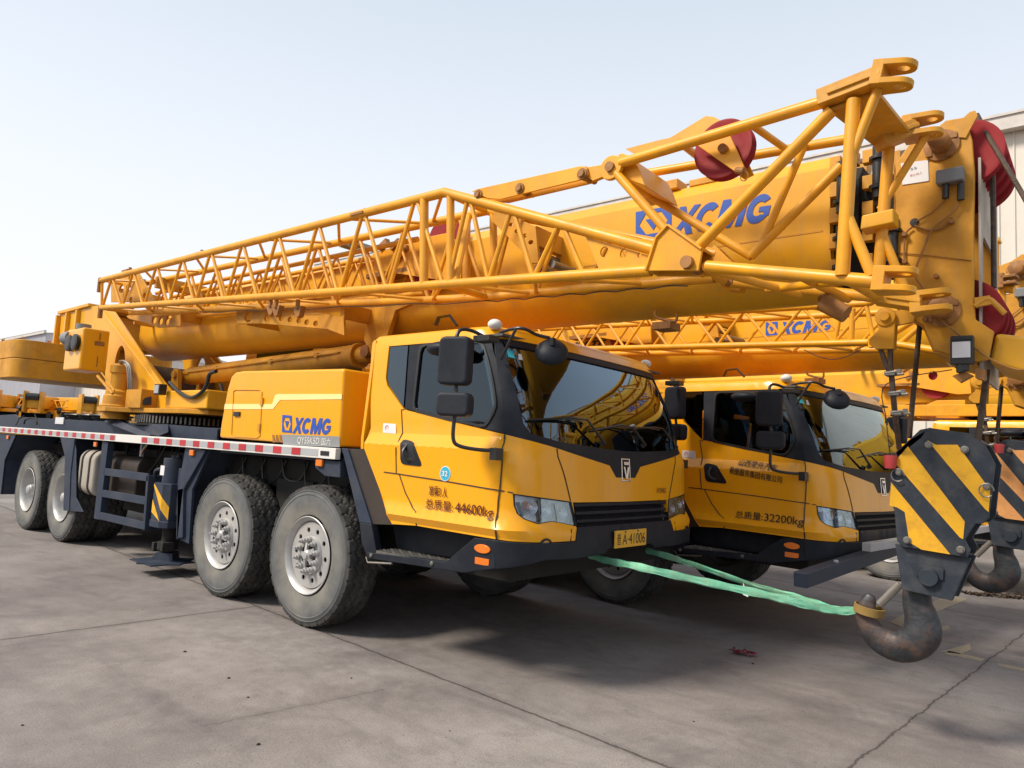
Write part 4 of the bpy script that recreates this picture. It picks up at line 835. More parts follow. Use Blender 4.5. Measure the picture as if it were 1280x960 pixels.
# ------------------------------------------------------------------ telescopic boom
BY0, BY1, BZ0, BZ1 = .88, 1.54, 2.495, 3.335
def bprof(inset=0):
    w = (BY1-BY0)/2-inset; zt, zb = BZ1-inset, BZ0+inset; zk = 2.84
    p = [(-w+.09, zt), (-w, zt-.10)]; n = 12
    p += [(-w*math.cos(t*PI/2/n*1.0), zk-(zk-zb)*math.sin(t*PI/2/n)) for t in range(n+1)]
    p += [(-a, z) for a, z in p[::-1][1:]]; return p
def make_boom(root):
    yc = (BY0+BY1)/2
    b = B(); x0, x1 = -6.1, 3.66; pr = bprof()
    rings = []
    for x, s in ((x0, .55), (x0+.12, .78), (x0+.45, 1), (-3, 1), (0, 1), (2, 1), (x1, 1)):
        rings.append([b.bm.verts.new((x, yc+a*s, 2.95+(z-2.95)*s)) for a, z in pr])
    for a, c in zip(rings, rings[1:]): b.link(a, c)
    b.face(rings[0]); b.face(rings[-1][::-1]); bm_ = b.build('boom', 'yellow', root, smooth=28)
    b = B(); z = A(950, 300, y=BY0).z; b.bx(-2.5, 3.62, BY0-.003, BY0+.01, z-.006, z+.004); b.build('weld_seam', 'ochre', bm_)
    # collar, inner sections, head
    
    for i, (xe, ins) in enumerate(((3.80, .07), (3.92, .11), (4.0, .14))):
        b = B(); b.prism([Vector((3.6, yc+a, z)) for a, z in bprof(ins)], (xe-3.6, 0, 0)); b.build('inner_section', 'darkvoid', bm_, bevel=.006)
    pads = []
    for k in range(5):
        zz = 2.58+.155*k; pads += [(3.66, 3.72, BY0-.02, BY0+.03, zz, zz+.09), (3.82, 3.88, BY0+.05, BY0+.10, zz+.04, zz+.12)]
    for yy in (BY0+.15, BY0+.4): pads += [(3.70, 3.76, yy, yy+.10, BZ1-.03, BZ1+.05), (3.86, 3.92, yy, yy+.10, BZ1-.06, BZ1+.04)]
    for q in pads: b = B(); b.bx(*q); b.build('slider_pad', 'ochre', bm_, bevel=.004)
    for xx, zz in ((3.74, 2.93), (3.93, 2.98), (4.0, 2.55), (3.74, 2.55)):
        b = B(); b.tube((xx, BY0-.05, zz), (xx, BY0-.05, zz+.30), .032, 12); b.tube((xx, BY0-.05, zz+.05), (xx, BY0-.05, zz+.07), .05, 12, r2=.05); b.tube((xx, BY0-.05, zz+.22), (xx, BY0-.05, zz+.235), .05, 12); b.build('locking_pin', 'hose', bm_)
    # head cheeks
    y = .86
    out = [(1121, 205), (1140, 178), (1164, 167), (1183, 152), (1207, 148), (1216, 176), (1219, 215), (1218, 290), (1218, 372), (1220, 400), (1231, 407), (1243, 415), (1236, 450), (1222, 453), (1168, 438), (1155, 407), (1128, 392), (1118, 380), (1120, 300)]
    P = [A(p[0], p[1], y=y) for p in out]; hd = None
    for yy in (.84, 1.55):
        b = B(); b.prism([Vector((v.x, yy, v.z)) for v in P], (0, .03, 0)); h = b.build('head_plate', 'ochre', bm_ , bevel=.006)
        if hd is None: hd = h
    b = B(); b.holed([(.87, 1.97), (1.55, 1.97), (1.55, 3.12), (.87, 3.12)], [rrect(.93, 1.49, 2.35, 2.72, .05)], (4.395, 0, 0), (0, 1, 0), (0, 0, 1), .012); b.build('head_front_plate', 'beige', bm_)
    b = B(); zb = [A(p[0], p[1], y=y) for p in ((1118, 381), (1155, 407), (1168, 438), (1222, 453))]
    for a, c in zip(zb, zb[1:]): b.beam((a.x, 1.21, a.z), (c.x, 1.21, c.z), .68, .02)
    a, c = A(1121, 205, y=y), A(1120, 300, y=y); b.bx(4.0, 4.03, .87, 1.55, 2.5, 3.25); b.build('head_web', 'ochre', bm_)
    # bosses
    for p in ((1177, 182), (1178, 389)):
        q = A(p[0], p[1], y=.84); b = B(); b.lathe([(.085, 0), (.085, -.012), (.05, -.016), (.05, -.11), (.042, -.115), (.0, -.115)], q, (0, 1, 0), 28)
        for k in range(4): t = k*PI/2+.6; b.box(q+Vector((.07*math.cos(t), -.014, .07*math.sin(t))), (.03, .012, .03))
        b.build('head_boss', 'brown', bm_)
    # sheaves
    for k in range(4):
        yy = .93+.15*k; q = A(1203, 196, y=.95)
        b = B(); prf = [(.04, -.03), (.13, -.022), (.165, -.032), (.178, -.03), (.15, 0), (.178, .03), (.165, .032), (.13, .022), (.04, .03)]; b.lathe(prf, (q.x+.02, yy, q.z), (0, 1, 0), 40); b.build('sheave', 'sheave', bm_)
        b = B(); q2 = A(1215, 400, y=.95); b.lathe(prf, (q2.x-.03, yy, q2.z+.03), (0, 1, 0), 40); b.build('sheave', 'sheave', bm_)
    # rope guard arm at the top, anti-two-block rods
    b = B(); b.prism([A(p[0], p[1], y=.83) for p in ((1180, 170), (1207, 172), (1222, 144), (1219, 138), (1212, 140))], (0, .012, 0)); b.build('rope_guard', 'ochre', bm_)
    b = B(); b.path([A(1221, 143, y=.95), A(1238, 175, y=.9), A(1262, 215, y=.84), A(1285, 255, y=.8)], .012, 8); b.path([A(1241, 215, y=1.0), A(1242.5, 360, y=1.0)], .013, 8); b.build('hoist_rope', 'rope', bm_)
    b = B(); b.path([A(p[0], p[1], y=.84) for p in ((1219, 383), (1234, 374), (1244, 380), (1256, 392))], .014, 10); b.prism([A(p[0], p[1], y=.83) for p in ((1218, 372), (1237, 369), (1240, 380), (1218, 384))], (0, .02, 0)); b.build('sheave_pin', 'ochre', bm_)
    q = A(1229, 399, y=.80); b = B(); b.bx(q.x-.02, q.x+.02, .75, 1.5, q.z-.02, q.z+.02); 
    # nose box at the lower right
    b = B(); b.prism([A(p[0], p[1], y=.90) for p in ((1244, 416), (1280, 420), (1292, 455), (1283, 466), (1236, 454))], (0, .55, 0)); b.build('nose_box', 'yellow', bm_, bevel=.02)
    # outer side: sign, junction box, limit switch, cables
    b = B(); b.prism([A(p[0], p[1], y=.835) for p in ((1126, 204), (1160, 200), (1161, 226), (1128, 231))], (0, .004, 0)); b.build('load_sign', 'paper', bm_)
    o = A(1140, 213, y=.832); 
    for (x_, y_, w_, s_) in ((1138, 213, .03, '55'), (1137, 221, .06, '禁止站人')):
        q = A(x_, y_, y=.833); text('sign_print', s_, 'redprint' if s_ != '55' else 'ink', bm_, q, (1, 0, .1), (0, 0, 1), w_, .012, t=.001)
    b = B(); q = A(1188, 221, y=.80); b.box(q, (.125, .07, .075)); b.build('junction_box', 'junction', bm_, bevel=.008)
    b = B()
    for p in ((1182, 243), (1201, 245)): a, c = A(p[0], 230, y=.80), A(p[0], p[1]+5, y=.80); b.tube(a, c, .017, 10)
    b.build('cable_gland', 'hose', bm_)
    b = B(); b.path([A(*v, y=.81) for v in ((1200, 252), (1188, 268), (1166, 286), (1155, 310), (1144, 342), (1155, 362), (1172, 395), (1203, 422), (1235, 447), (1270, 462), (1290, 460))], .0055, 6)
    b.path([A(*v, y=.825) for v in ((1182, 250), (1165, 266), (1145, 277))], .004, 6); b.path([A(*v, y=.825) for v in ((1143, 282), (1160, 288), (1178, 285), (1190, 272))], .006, 6); b.path([A(*v, y=.825) for v in ((1140, 284), (1132, 294), (1131, 328), (1144, 342))], .005, 6); b.build('cable', 'brown', bm_)
    b = B(); q = A(1143, 278, y=.836); b.lathe([(.022, 0), (.022, -.004), (.001, -.005)], q, (0, 1, 0), 16); b.build('cable_port', 'hose', bm_)
    for p in ((1132, 294), (1132, 328), (1171, 346), (1190, 278), (1157, 400)): q = A(p[0], p[1], y=.835); b = B(); b.tube(q, q+Vector((0, -.03, 0)), .012, 10); b.build('cable_stud', 'brown', bm_)
    b = B(); b.path([A(p[0], p[1], y=.833) for p in ((1122, 316), (1168, 320), (1214, 326))], .003, 4); b.build('weld_seam', 'brown', bm_)
    b = B(); q = A(1203, 440, y=.78); b.box(q, (.10, .05, .13)); q2 = A(1203, 424, y=.78); b.box(q2, (.10, .05, .03)); b.tube(A(1200, 452, y=.78), A(1201, 466, y=.78), .02, 10); b.tube(A(1207, 452, y=.78), A(1206, 464, y=.78), .018, 10); ls = b.build('limit_switch', 'hose', bm_, bevel=.006)
    b = B(); q = A(1201.5, 437, y=.752); b.box(q, (.078, .004, .08)); b.build('limit_switch_label', 'paper', bm_)
    b = B(); b.prism([A(p[0], p[1], y=.80) for p in ((1190, 470), (1205, 464), (1216, 469), (1200, 478))], (0, .05, 0)); b.prism([A(p[0], p[1], y=.82) for p in ((1219, 460), (1231, 462), (1229, 475), (1219, 472))], (0, .08, 0)); b.build('switch_bracket', 'brown', bm_)
    # triangular mounting gusset and cylinder lug under the boom
    for dy in (0, .65): b = B(); b.prism([A(p[0], p[1], y=.86)+Vector((0, dy, 0)) for p in ((446, 385), (458, 392), (455, 425), (466, 448), (474, 448), (487, 410), (494, 388), (518, 378), (532, 376))], (0, .05, 0)); b.build('cylinder_lug', 'ochre', bm_, bevel=.006)
    b = B(); q = A(461, 440, y=.9); b.tube((q.x, .84, q.z), (q.x, 1.6, q.z), .06, 20); b.build('lug_pin', 'brown', bm_)
    # jib brackets with lightening holes along the flank
    for (o, hs, y) in (([(298, 388), (322, 388), (345, 391), (346, 388), (372, 385), (432, 398), (433, 420), (412, 412), (330, 405), (298, 405)], [(313, 397, 5), (337, 397.5, 4.5), (354, 398.5, 3), (365, 400, 3), (376, 401.5, 3), (386, 403.5, 3), (397, 405, 3)], .55),
                       ([(160, 396), (172, 389), (228, 391), (228, 408), (200, 410), (185, 404), (164, 399)], [(195, 401, 3), (203, 402, 3), (211, 403, 3), (214, 396, 3)], .62),
                       ([(141, 345), (158, 341), (175, 342), (192, 370), (196, 378), (141, 378)], [(165, 348, 2), (163, 360, 3), (166, 375, 2), (154, 362, 3), (183, 370, 2)], .30),
                       ([(620, 262), (640, 270), (672, 284), (676, 330), (664, 330), (660, 320), (640, 300), (618, 278)], [(649, 290, 3.2), (658, 296, 3), (666, 304, 3), (641, 282, 2.5)], .55)):
        P = [A(p[0], p[1], y=y) for p in o]; o2 = [(v.x, v.z) for v in P]; hh = []
        for (hx, hy, r) in hs: c = A(hx, hy, y=y); e = A(hx+r, hy, y=y); rr = (e-c).length; hh.append([(c.x+rr*math.cos(t*PI/6), c.z+rr*.7*math.sin(t*PI/6)) for t in range(12)])
        b = B(); b.holed(o2, hh, (0, y, 0), (1, 0, 0), (0, 0, 1), .025)
        mx, mn = max(v.x for v in P), min(v.x for v in P); zc = sum(v.z for v in P)/len(P)
        b.bx(mx-.12, mx-.06, y, BY0+.05, zc-.08, zc+.06); b.bx(mn+.2, mn+.24, y, BY0+.05, zc-.02, zc+.04); b.build('jib_bracket', 'ochre', bm_, bevel=.003)
    # sheave block on the flank, seen through the lattice
    b = B(); P = [A(p[0], p[1], y=.72) for p in ((468, 318), (520, 300), (560, 292), (578, 306), (578, 348), (560, 352), (470, 338))]; cc = A(531, 316, y=.72); b.holed([(v.x, v.z) for v in P], [[(cc.x+.06*math.cos(t*PI/8), cc.z+.07*math.sin(t*PI/8)) for t in range(16)]], (0, .72, 0), (1, 0, 0), (0, 0, 1), .02); b.build('sheave_frame', 'tubeyellow', bm_, bevel=.004)
    for p in ((558, 300), (540, 338)): q = A(p[0], p[1], y=.80); b = B(); b.lathe([(.03, -.03), (.17, -.025), (.2, -.028), (.175, 0), (.2, .028), (.17, .025), (.03, .03)], q, (0, 1, 0), 32); b.build('sheave', 'sheave', bm_)
    b = B(); b.bx(*(lambda q: (q.x-.1, q.x+.5))(A(480, 300, y=.8)), .70, .86, 3.0, 3.04)
    for p in ((500, 322), (505, 312), (495, 306), (480, 306)): q = A(p[0], p[1], y=.70); b.box(q, (.12, .05, .05), Matrix.Rotation(random.uniform(-.6, .6), 3, 'Y'))
    b.build('jib_clamp', 'brown', bm_)
    for p in ((436, 302), (425, 305), (690, 330), (672, 335), (668, 316)): q = A(p[0], p[1], y=.6); b = B(); b.tube(q, q+Vector((0, .3, 0)), .03, 12); b.build('support_pin', 'steel', bm_)
    # cross bracket and rubber buffers on the top, hook under the belly
    b = B(); q = A(855, 213, y=BY0+.1); b.bx(q.x-.12, q.x-.02, BY0+.05, BY0+.2, BZ1, BZ1+.07); b.bx(q.x+.05, q.x+.25, BY0+.08, BY0+.16, BZ1, BZ1+.05); b.build('top_bracket', 'ochre', bm_, bevel=.008)
    b = B(); b.path([A(*v, y=1.0) for v in ((819, 389), (820, 396), (827, 399), (843, 402))]+[A(846, 398, y=1.0), A(846, 392, y=1.0)], .010, 8); q = A(831, 393, y=1.0); b.bx(q.x-.07, q.x+.07, .95, 1.1, 2.36, 2.41); b.build('belly_hook', 'brown', bm_)
    return bm_

def strut(b, p, q, r, seg=12): b.tube(A(p[0], p[1], y=p[2]), A(q[0], q[1], y=q[2]), r, seg)
def make_jib(root):
    C1, C2 = .10, .56
    r_ = .030
    NT = [Vector((-4.98, .03, 3.36)), A(556, 240.5, y=.10), A(819, 312, y=.10)]
    NB = [Vector((-4.95, .05, 3.0)), A(556, 355.5, y=.10), A(814, 338, y=.10)]
    FT = [Vector((-4.98, .40, 3.36)), Vector((NT[1].x, C2, NT[1].z)), A(896, 318, y=.63)]
    FB = [Vector((-4.95, .40, 3.0)), Vector((NB[1].x, C2, NB[1].z)), A(893, 347, y=.63)]
    jb = None
    b = B(); b.path(NT[:2]+[NT[2]], .036, 16); jib = b.build('lattice_jib', 'tubeyellow', root)
    for c in (NB, FT, FB): b = B(); b.path(c, .034, 16); b.build('chord', 'tubeyellow', jib)
    def at(c, t):    # t 0..1 rear part, 1..2 front part
        return c[0].lerp(c[1], t) if t <= 1 else c[1].lerp(c[2], t-1)
    n = 10
    def faces(name, P, Q, r, ph=0, front=True):
        b = B(); k = n
        ts = [i/k for i in range(k+1)]
        for i in range(k):
            t0, t1, tm = ts[i]+.003, ts[i+1]-.003, (ts[i]+ts[i+1])/2
            for e_ in (at(P, tm), at(Q, t0)): b.ball(e_, r*1.35+.004, 6, (1.5, 1, 1))     # weld beads
            if ph: b.tube(at(P, t0), at(Q, tm-.002), r, 8); b.tube(at(Q, tm+.002), at(P, t1), r, 8)
            else: b.tube(at(Q, t0), at(P, tm-.002), r, 8); b.tube(at(P, tm+.002), at(Q, t1), r, 8)
        if front:
            for i in range(3):
                t0, t1 = 1.02+i*.235, 1.02+(i+1)*.235
                b.tube(at(Q, t0), at(P, (t0+t1)/2), r, 8); b.tube(at(P, (t0+t1)/2+.015), at(Q, t1), r, 8)
        b.build(name, 'tubeyellow', jib)
    # a second, slimmer jib section is stowed inside, against the boom
    q0, q1 = [Vector((-4.7, .60, z)) for z in (3.28, 2.98)], [Vector((.35, .62, z)) for z in (3.24, 2.82)]
    b = B()
    for a, c in zip(q0, q1):
        for dy in (0, .22): b.tube(a+Vector((0, dy, 0)), c+Vector((0, dy, 0)), .024, 12)
    inner = b.build('inner_jib_chords', 'tubeyellow', jib)
    b = B()
    for dy in (0, .22):
        for i in range(11):
            a, c, e = q0[1].lerp(q1[1], i/11), q0[0].lerp(q1[0], (i+.5)/11), q0[1].lerp(q1[1], (i+1)/11); v = Vector((0, dy, 0)); b.tube(a+v, c+v, .012, 8); b.tube(c+v, e+v, .012, 8)
    b.build('inner_jib_lacing', 'tubeyellow', jib)
    faces('side_lacing', NT, NB, .0165); faces('side_lacing', FT, FB, .0165)
    for nm, P, Q in (('top_lacing', NT, FT), ('bottom_lacing', NB, FB)):
        b = B(); ts = [i*.1 for i in range(11)]+[1.25, 1.5, 1.75]
        for i in range(len(ts)-1):
            p_, q_ = (P, Q) if i % 2 == 0 else (Q, P); b.tube(at(p_, ts[i]+.004), at(q_, ts[i+1]-.004), .014, 8)
        b.build(nm, 'tubeyellow', jib)
    b = B(); z = NT[0]
    for a, c in ((NT[0], NB[0]), (FT[0], FB[0]), (NT[0], FT[0]), (NB[0], FB[0])): b.tube(a, c, .018, 8)
    for t, r in ((.965, .034), (1.035, .030)):
        for P, Q in ((NT, NB), (FT, FB)): b.tube(at(P, t), at(Q, t), r, 12)
    for P, Q in ((NT, FT), (NB, FB)): b.tube(at(P, 1), at(Q, 1), .026, 12)
    b.tube(at(NB, 1.06), at(FT, .97), .026, 10); b.build('cross_frame', 'tubeyellow', jib)
    # perforated web near the front node
    P = [A(*p, y=.12) for p in ((734, 297), (812, 320), (812, 334), (750, 336))]; hs = []
    for hx, hy, r in ((757, 315.5, 7), (781, 317.5, 6), (801, 320, 3.6)): c = A(hx, hy, y=.12); rr = (A(hx+r, hy, y=.12)-c).length*.75; hs.append([(c.x+rr*math.cos(t*PI/10), c.z+rr*1.1*math.sin(t*PI/10)) for t in range(20)])
    b = B(); b.holed([(v.x, v.z) for v in P], hs, (0, .12, 0), (1, 0, 0), (0, 0, 1), .015); b.build('web_plate', 'tubeyellow', jib)
    # clips, end lamps
    b = B()
    for p in ((158, 332), (247, 311), (448, 261), (416, 0)):
        if p[1]: q = A(p[0], p[1]+6.5, y=.07); b.box(q, (.16, .05, .02), Matrix.Rotation(-.0, 3, 'Y')); b.tube(q+Vector((.07, 0, .02)), q+Vector((.07, .03, .02)), .02, 8)
    q = NT[0]; b.tube(q+Vector((-.06, 0, .03)), q+Vector((-.06, 0, -.15)), .03, 10); b.box(q+Vector((-.02, 0, 0)), (.08, .06, .06)); q = NB[0]; b.tube(q+Vector((-.03, 0, .02)), q+Vector((-.03, 0, -.13)), .03, 10); b.box(FT[0]+Vector((.3, 0, .03)), (.1, .05, .05))
    b.build('end_fitting', 'brown', jib)
    for p in ((338, 381, .1), (345, 382, .1), (372, 383, .15)):
        b = B(); q = A(p[0], p[1], y=p[2]); b.tube(q+Vector((0, 0, .06)), q+Vector((0, 0, -.02)), .02, 8); b.prism([q+Vector(v) for v in ((-.08, 0, 0), (.06, 0, 0), (.03, 0, -.09), (-.01, 0, -.10))], (0, .05, 0)); b.build('jib_catch', 'brown', jib)
    b = B(); pts = [at(FB, .3+.07*i)+Vector((0, -.02, -.03-.015*(i % 2))) for i in range(24) if .3+.07*i < 1.98]; b.path(pts, .004, 5); b.build('cable', 'hose', jib)
    # hinged root frame: bracket, clevises and heavy struts
    b = B(); o = [(839.8, 284), (825, 300), (812, 340.5), (877, 340.5), (882, 314)]
    for yy in (.04, .17): b.prism([A(p[0], p[1], y=.08)+Vector((0, yy-.08, 0)) for p in o], (0, .018, 0))
    P = [A(p[0], p[1], y=.08) for p in o]
    for i in (0, 1, 4):
        a, c = P[i], P[(i+1) % 5]; b.beam(a+Vector((0, .03, 0)), c+Vector((0, .03, 0)), .17, .014)
    nb = b.build('node_bracket', 'tubeyellow', jib, bevel=.004)
    b = B()
    for yy in (.60, .68): b.prism([A(p[0], p[1], y=.6)+Vector((0, yy-.6, 0)) for p in ((893, 306), (884, 315), (888, 345), (905, 362), (924, 363), (929, 352), (916, 328))], (0, .016, 0))
    b.build('node_bracket', 'tubeyellow', jib, bevel=.003)
    for p, y in (((859, 328), .03), ((910.5, 350.5), .585)):
        q = A(p[0], p[1], y=y); b = B(); b.lathe([(.0, -.02), (.034, -.02), (.036, .0), (.036, .2)], q, (0, 1, 0), 20); b.build('hinge_pin', 'brown', jib)
    b = B()
    H = .036
    S_ = [((776, 204, .10), (1030, 127, .02), .030), ((806, 217, .56), (1072, 172, .60), .028), ((768, 214, .10), (840, 296, .10), .026), ((800, 238, .56), (940, 321, .60), .026),
          ((874, 308, .08), (1040, 138, .02), .030), ((884, 333, .08), (1107, 353, .0), .032), ((908, 352, .60), (1150, 377, .60), .030), ((1067, 125, .0), (1053, 345, .0), .032), ((1112, 172, .60), (1096, 372, .60), .030),
          ((1097, 112, .0), (1060, 208, .0), .022), ((1056, 262, .0), (1090, 345, .0), .024), ((1052, 207, .60), (938, 321, .60), .027), ((1006, 180, .55), (951, 308, .60), .022), ((1160, 165, .6), (1100, 262, .6), .02), ((1102, 290, .6), (1135, 372, .6), .022),
          ((938, 155, .05), (985, 188, .56), .02), ((850, 178, .08), (880, 202, .56), .022), ((905, 352, .6), (884, 333, .08), .03), ((1050, 342, .0), (1100, 372, .6), .03), ((1000, 345, .03), (1060, 374, .6), .022), ((1060, 350, .02), (960, 362, .6), .022), ((884, 336, .08), (1000, 368, .6), .022)]
    for p, q, r in S_: strut(b, p, q, r)
    b.build('heavy_strut', 'tubeyellow', jib)
    # upper hinge head
    q = A(763, 209, y=.08); b = B(); b.lathe([(.0, 0), (.075, 0), (.075, .03), (.045, .03), (.045, .5), (.075, .5), (.075, .53), (.0, .53)], q, (0, 1, 0), 24)
    b.prism([A(p[0], p[1], y=.14) for p in ((763, 203), (792, 199), (800, 214), (806, 232), (780, 222))], (0, .42, 0)); b.prism([A(p[0], p[1], y=.10) for p in ((773, 192), (778, 191), (793, 198), (772, 201))], (0, .02, 0)); b.build('hinge_head', 'tubeyellow', jib, bevel=.005)
    b = B(); b.lathe([(.0, -.02), (.030, -.02), (.032, .02)], q, (0, 1, 0), 16); b.build('hinge_pin', 'brown', jib)
    # linkage bars to the left of the hinge
    b = B(); o = [(762, 204), (733, 209), (730, 219), (741, 226), (766, 216)]; b.prism([A(p[0], p[1], y=.10) for p in o], (0, .03, 0)); b.build('link_bar', 'tubeyellow', jib, bevel=.003)
    b = B(); o = [(592, 240), (600, 237), (726, 209), (735, 209), (737, 219), (732, 225), (628, 250), (612, 249)]
    for yy in (.08, .16): b.prism([A(p[0], p[1], y=.10)+Vector((0, yy-.1, 0)) for p in o], (0, .014, 0))
    b.build('link_bar', 'tubeyellow', jib, bevel=.003)
    for p in ((649, 235), (727, 217), (597, 243)): q = A(p[0], p[1], y=.07); b = B(); b.lathe([(.0, -.015), (.022, -.015), (.024, .0), (.036, .0), (.036, .01), (.02, .15)], q, (0, 1, 0), 16); b.build('link_pin', 'brown', jib)
    # mast plate and the red deflector sheave
    b = B(); P = [A(p[0], p[1], y=.30) for p in ((782, 186), (820, 176), (838, 172), (882, 145), (892, 146), (912, 156), (840, 180), (800, 196))]; hs = []
    for hx, hy, r in ((879, 152.5, 3.2), (794, 188, 2.6), (834, 177, 4.5), (865, 169, 3.6)): c = A(hx, hy, y=.30); rr = (A(hx+r, hy, y=.30)-c).length; hs.append([(c.x+rr*math.cos(t*PI/6), c.z+rr*.6*math.sin(t*PI/6)) for t in range(12)])
    b.prism(P, (0, .02, 0)); b.build('mast_plate', 'tubeyellow', jib)
    b = B(); q = A(906, 188, y=.22); b.lathe([(.03, -.03), (.05, -.018), (.11, -.018), (.155, -.034), (.166, -.032), (.14, 0), (.166, .032), (.155, .034), (.11, .018), (.03, .03)], q, (0, 1, 0), 48); b.build('deflector_sheave', 'sheave', jib)
    b = B(); b.prism([A(p[0], p[1], y=.15) for p in ((872, 182), (912, 168), (930, 208), (918, 214))], (0, .014, 0)); b.prism([A(p[0], p[1], y=.15)+Vector((0, .13, 0)) for p in ((872, 182), (912, 168), (930, 208), (918, 214))], (0, .014, 0)); b.build('sheave_cheek', 'tubeyellow', jib, bevel=.003)
    b = B(); q = A(904, 186, y=.14); b.lathe([(.0, -.02), (.024, -.02), (.026, .0), (.026, .17)], q, (0, 1, 0), 16); q = A(921, 213, y=.13); b.tube(q, q+Vector((.05, -.02, -.02)), .018, 10); b.path([q+Vector((.05+.02*math.sin(t*PI/5), -.02, -.05+.025*math.cos(t*PI/5))) for t in range(11)], .003, 5); b.build('sheave_pin', 'brown', jib)
    # clevis feet (x4): arm, block and two fork plates with eyes
    def clevis(nm, arm, yb, ang, base, tip, hgt):
        """base/tip: pixel positions in plane yb of the block and the fork eye"""
        b = B(); o = A(base[0], base[1], y=yb); e = A(tip[0], tip[1], y=yb); d = (e-o); d.y = 0; L_ = d.length; d.normalize(); up = Vector((-d.z, 0, d.x)); w = .13
        # forks lie one above the other (eyes run up)
        for s in (-1, 1):
            c0 = o+up*(s*hgt); out = [(0, -w/2), (0, w/2), (L_-.03, w/2*.9)]+[(L_-.03+.055*math.cos(t), .058*math.sin(t)) for t in [PI/2-PI*k/8 for k in range(1, 8)]]+[(L_-.03, -w/2*.9)]
            hole = [circ(L_-.03, 0, .026, 14)]
            b.holed(out, hole, c0-up*.014, d, Vector((0, 1, 0)), .028 if True else 0)
        b.box(o-d*.02, (.05, w, hgt*2+.03), Matrix((d, Vector((0, 1, 0)), up)).transposed())
        if arm:
            a = A(arm[0], arm[1], y=arm[2]); dd = (o-a).normalized(); b.beam(a, o, w*.85, hgt*1.9, up=up)
            b.beam(a+dd*.05+Vector((0, 0, 0)), o, w*1.02, .022, up=up)
        b.build(nm, 'ochre' if arm else 'tubeyellow', jib, bevel=.004)
    clevis('clevis', (1026, 127, .02), .0, 0, (1106, 96), (1137, 93), .042)
    clevis('clevis', (1098, 178, .50), .60, 0, (1142, 161), (1173, 155), .042)
    clevis('clevis', None, .0, 0, (1108, 351), (1139, 351), .040)
    clevis('clevis', (1096, 371, .58), .60, 0, (1152, 379), (1183, 375), .040)
    # folded plates between upper feet
    b = B(); P = [A(1037, 135, y=.02), A(1098, 112, y=.02), A(1140, 165, y=.58), A(1095, 180, y=.58)]; b.prism(P, (0, 0, -.02)); b.build('cross_plate', 'ochre', jib)
    b = B(); P = [A(1075, 287, y=.52), A(1077, 269, y=.52), A(1117, 260, y=.52), A(1117, 278, y=.52)]; b.prism(P, (0, .12, 0)); b.build('stow_block', 'yellow', jib, bevel=.008)
    b = B(); q, c = A(1028, 378, y=.35), A(1058, 393, y=.35); b.tube(q, c, .045, 16); b.tube(A(1030, 374, y=.33), A(1030, 374, y=.40), .03, 10); b.build('guide_roller', 'brown', jib)
    return jib

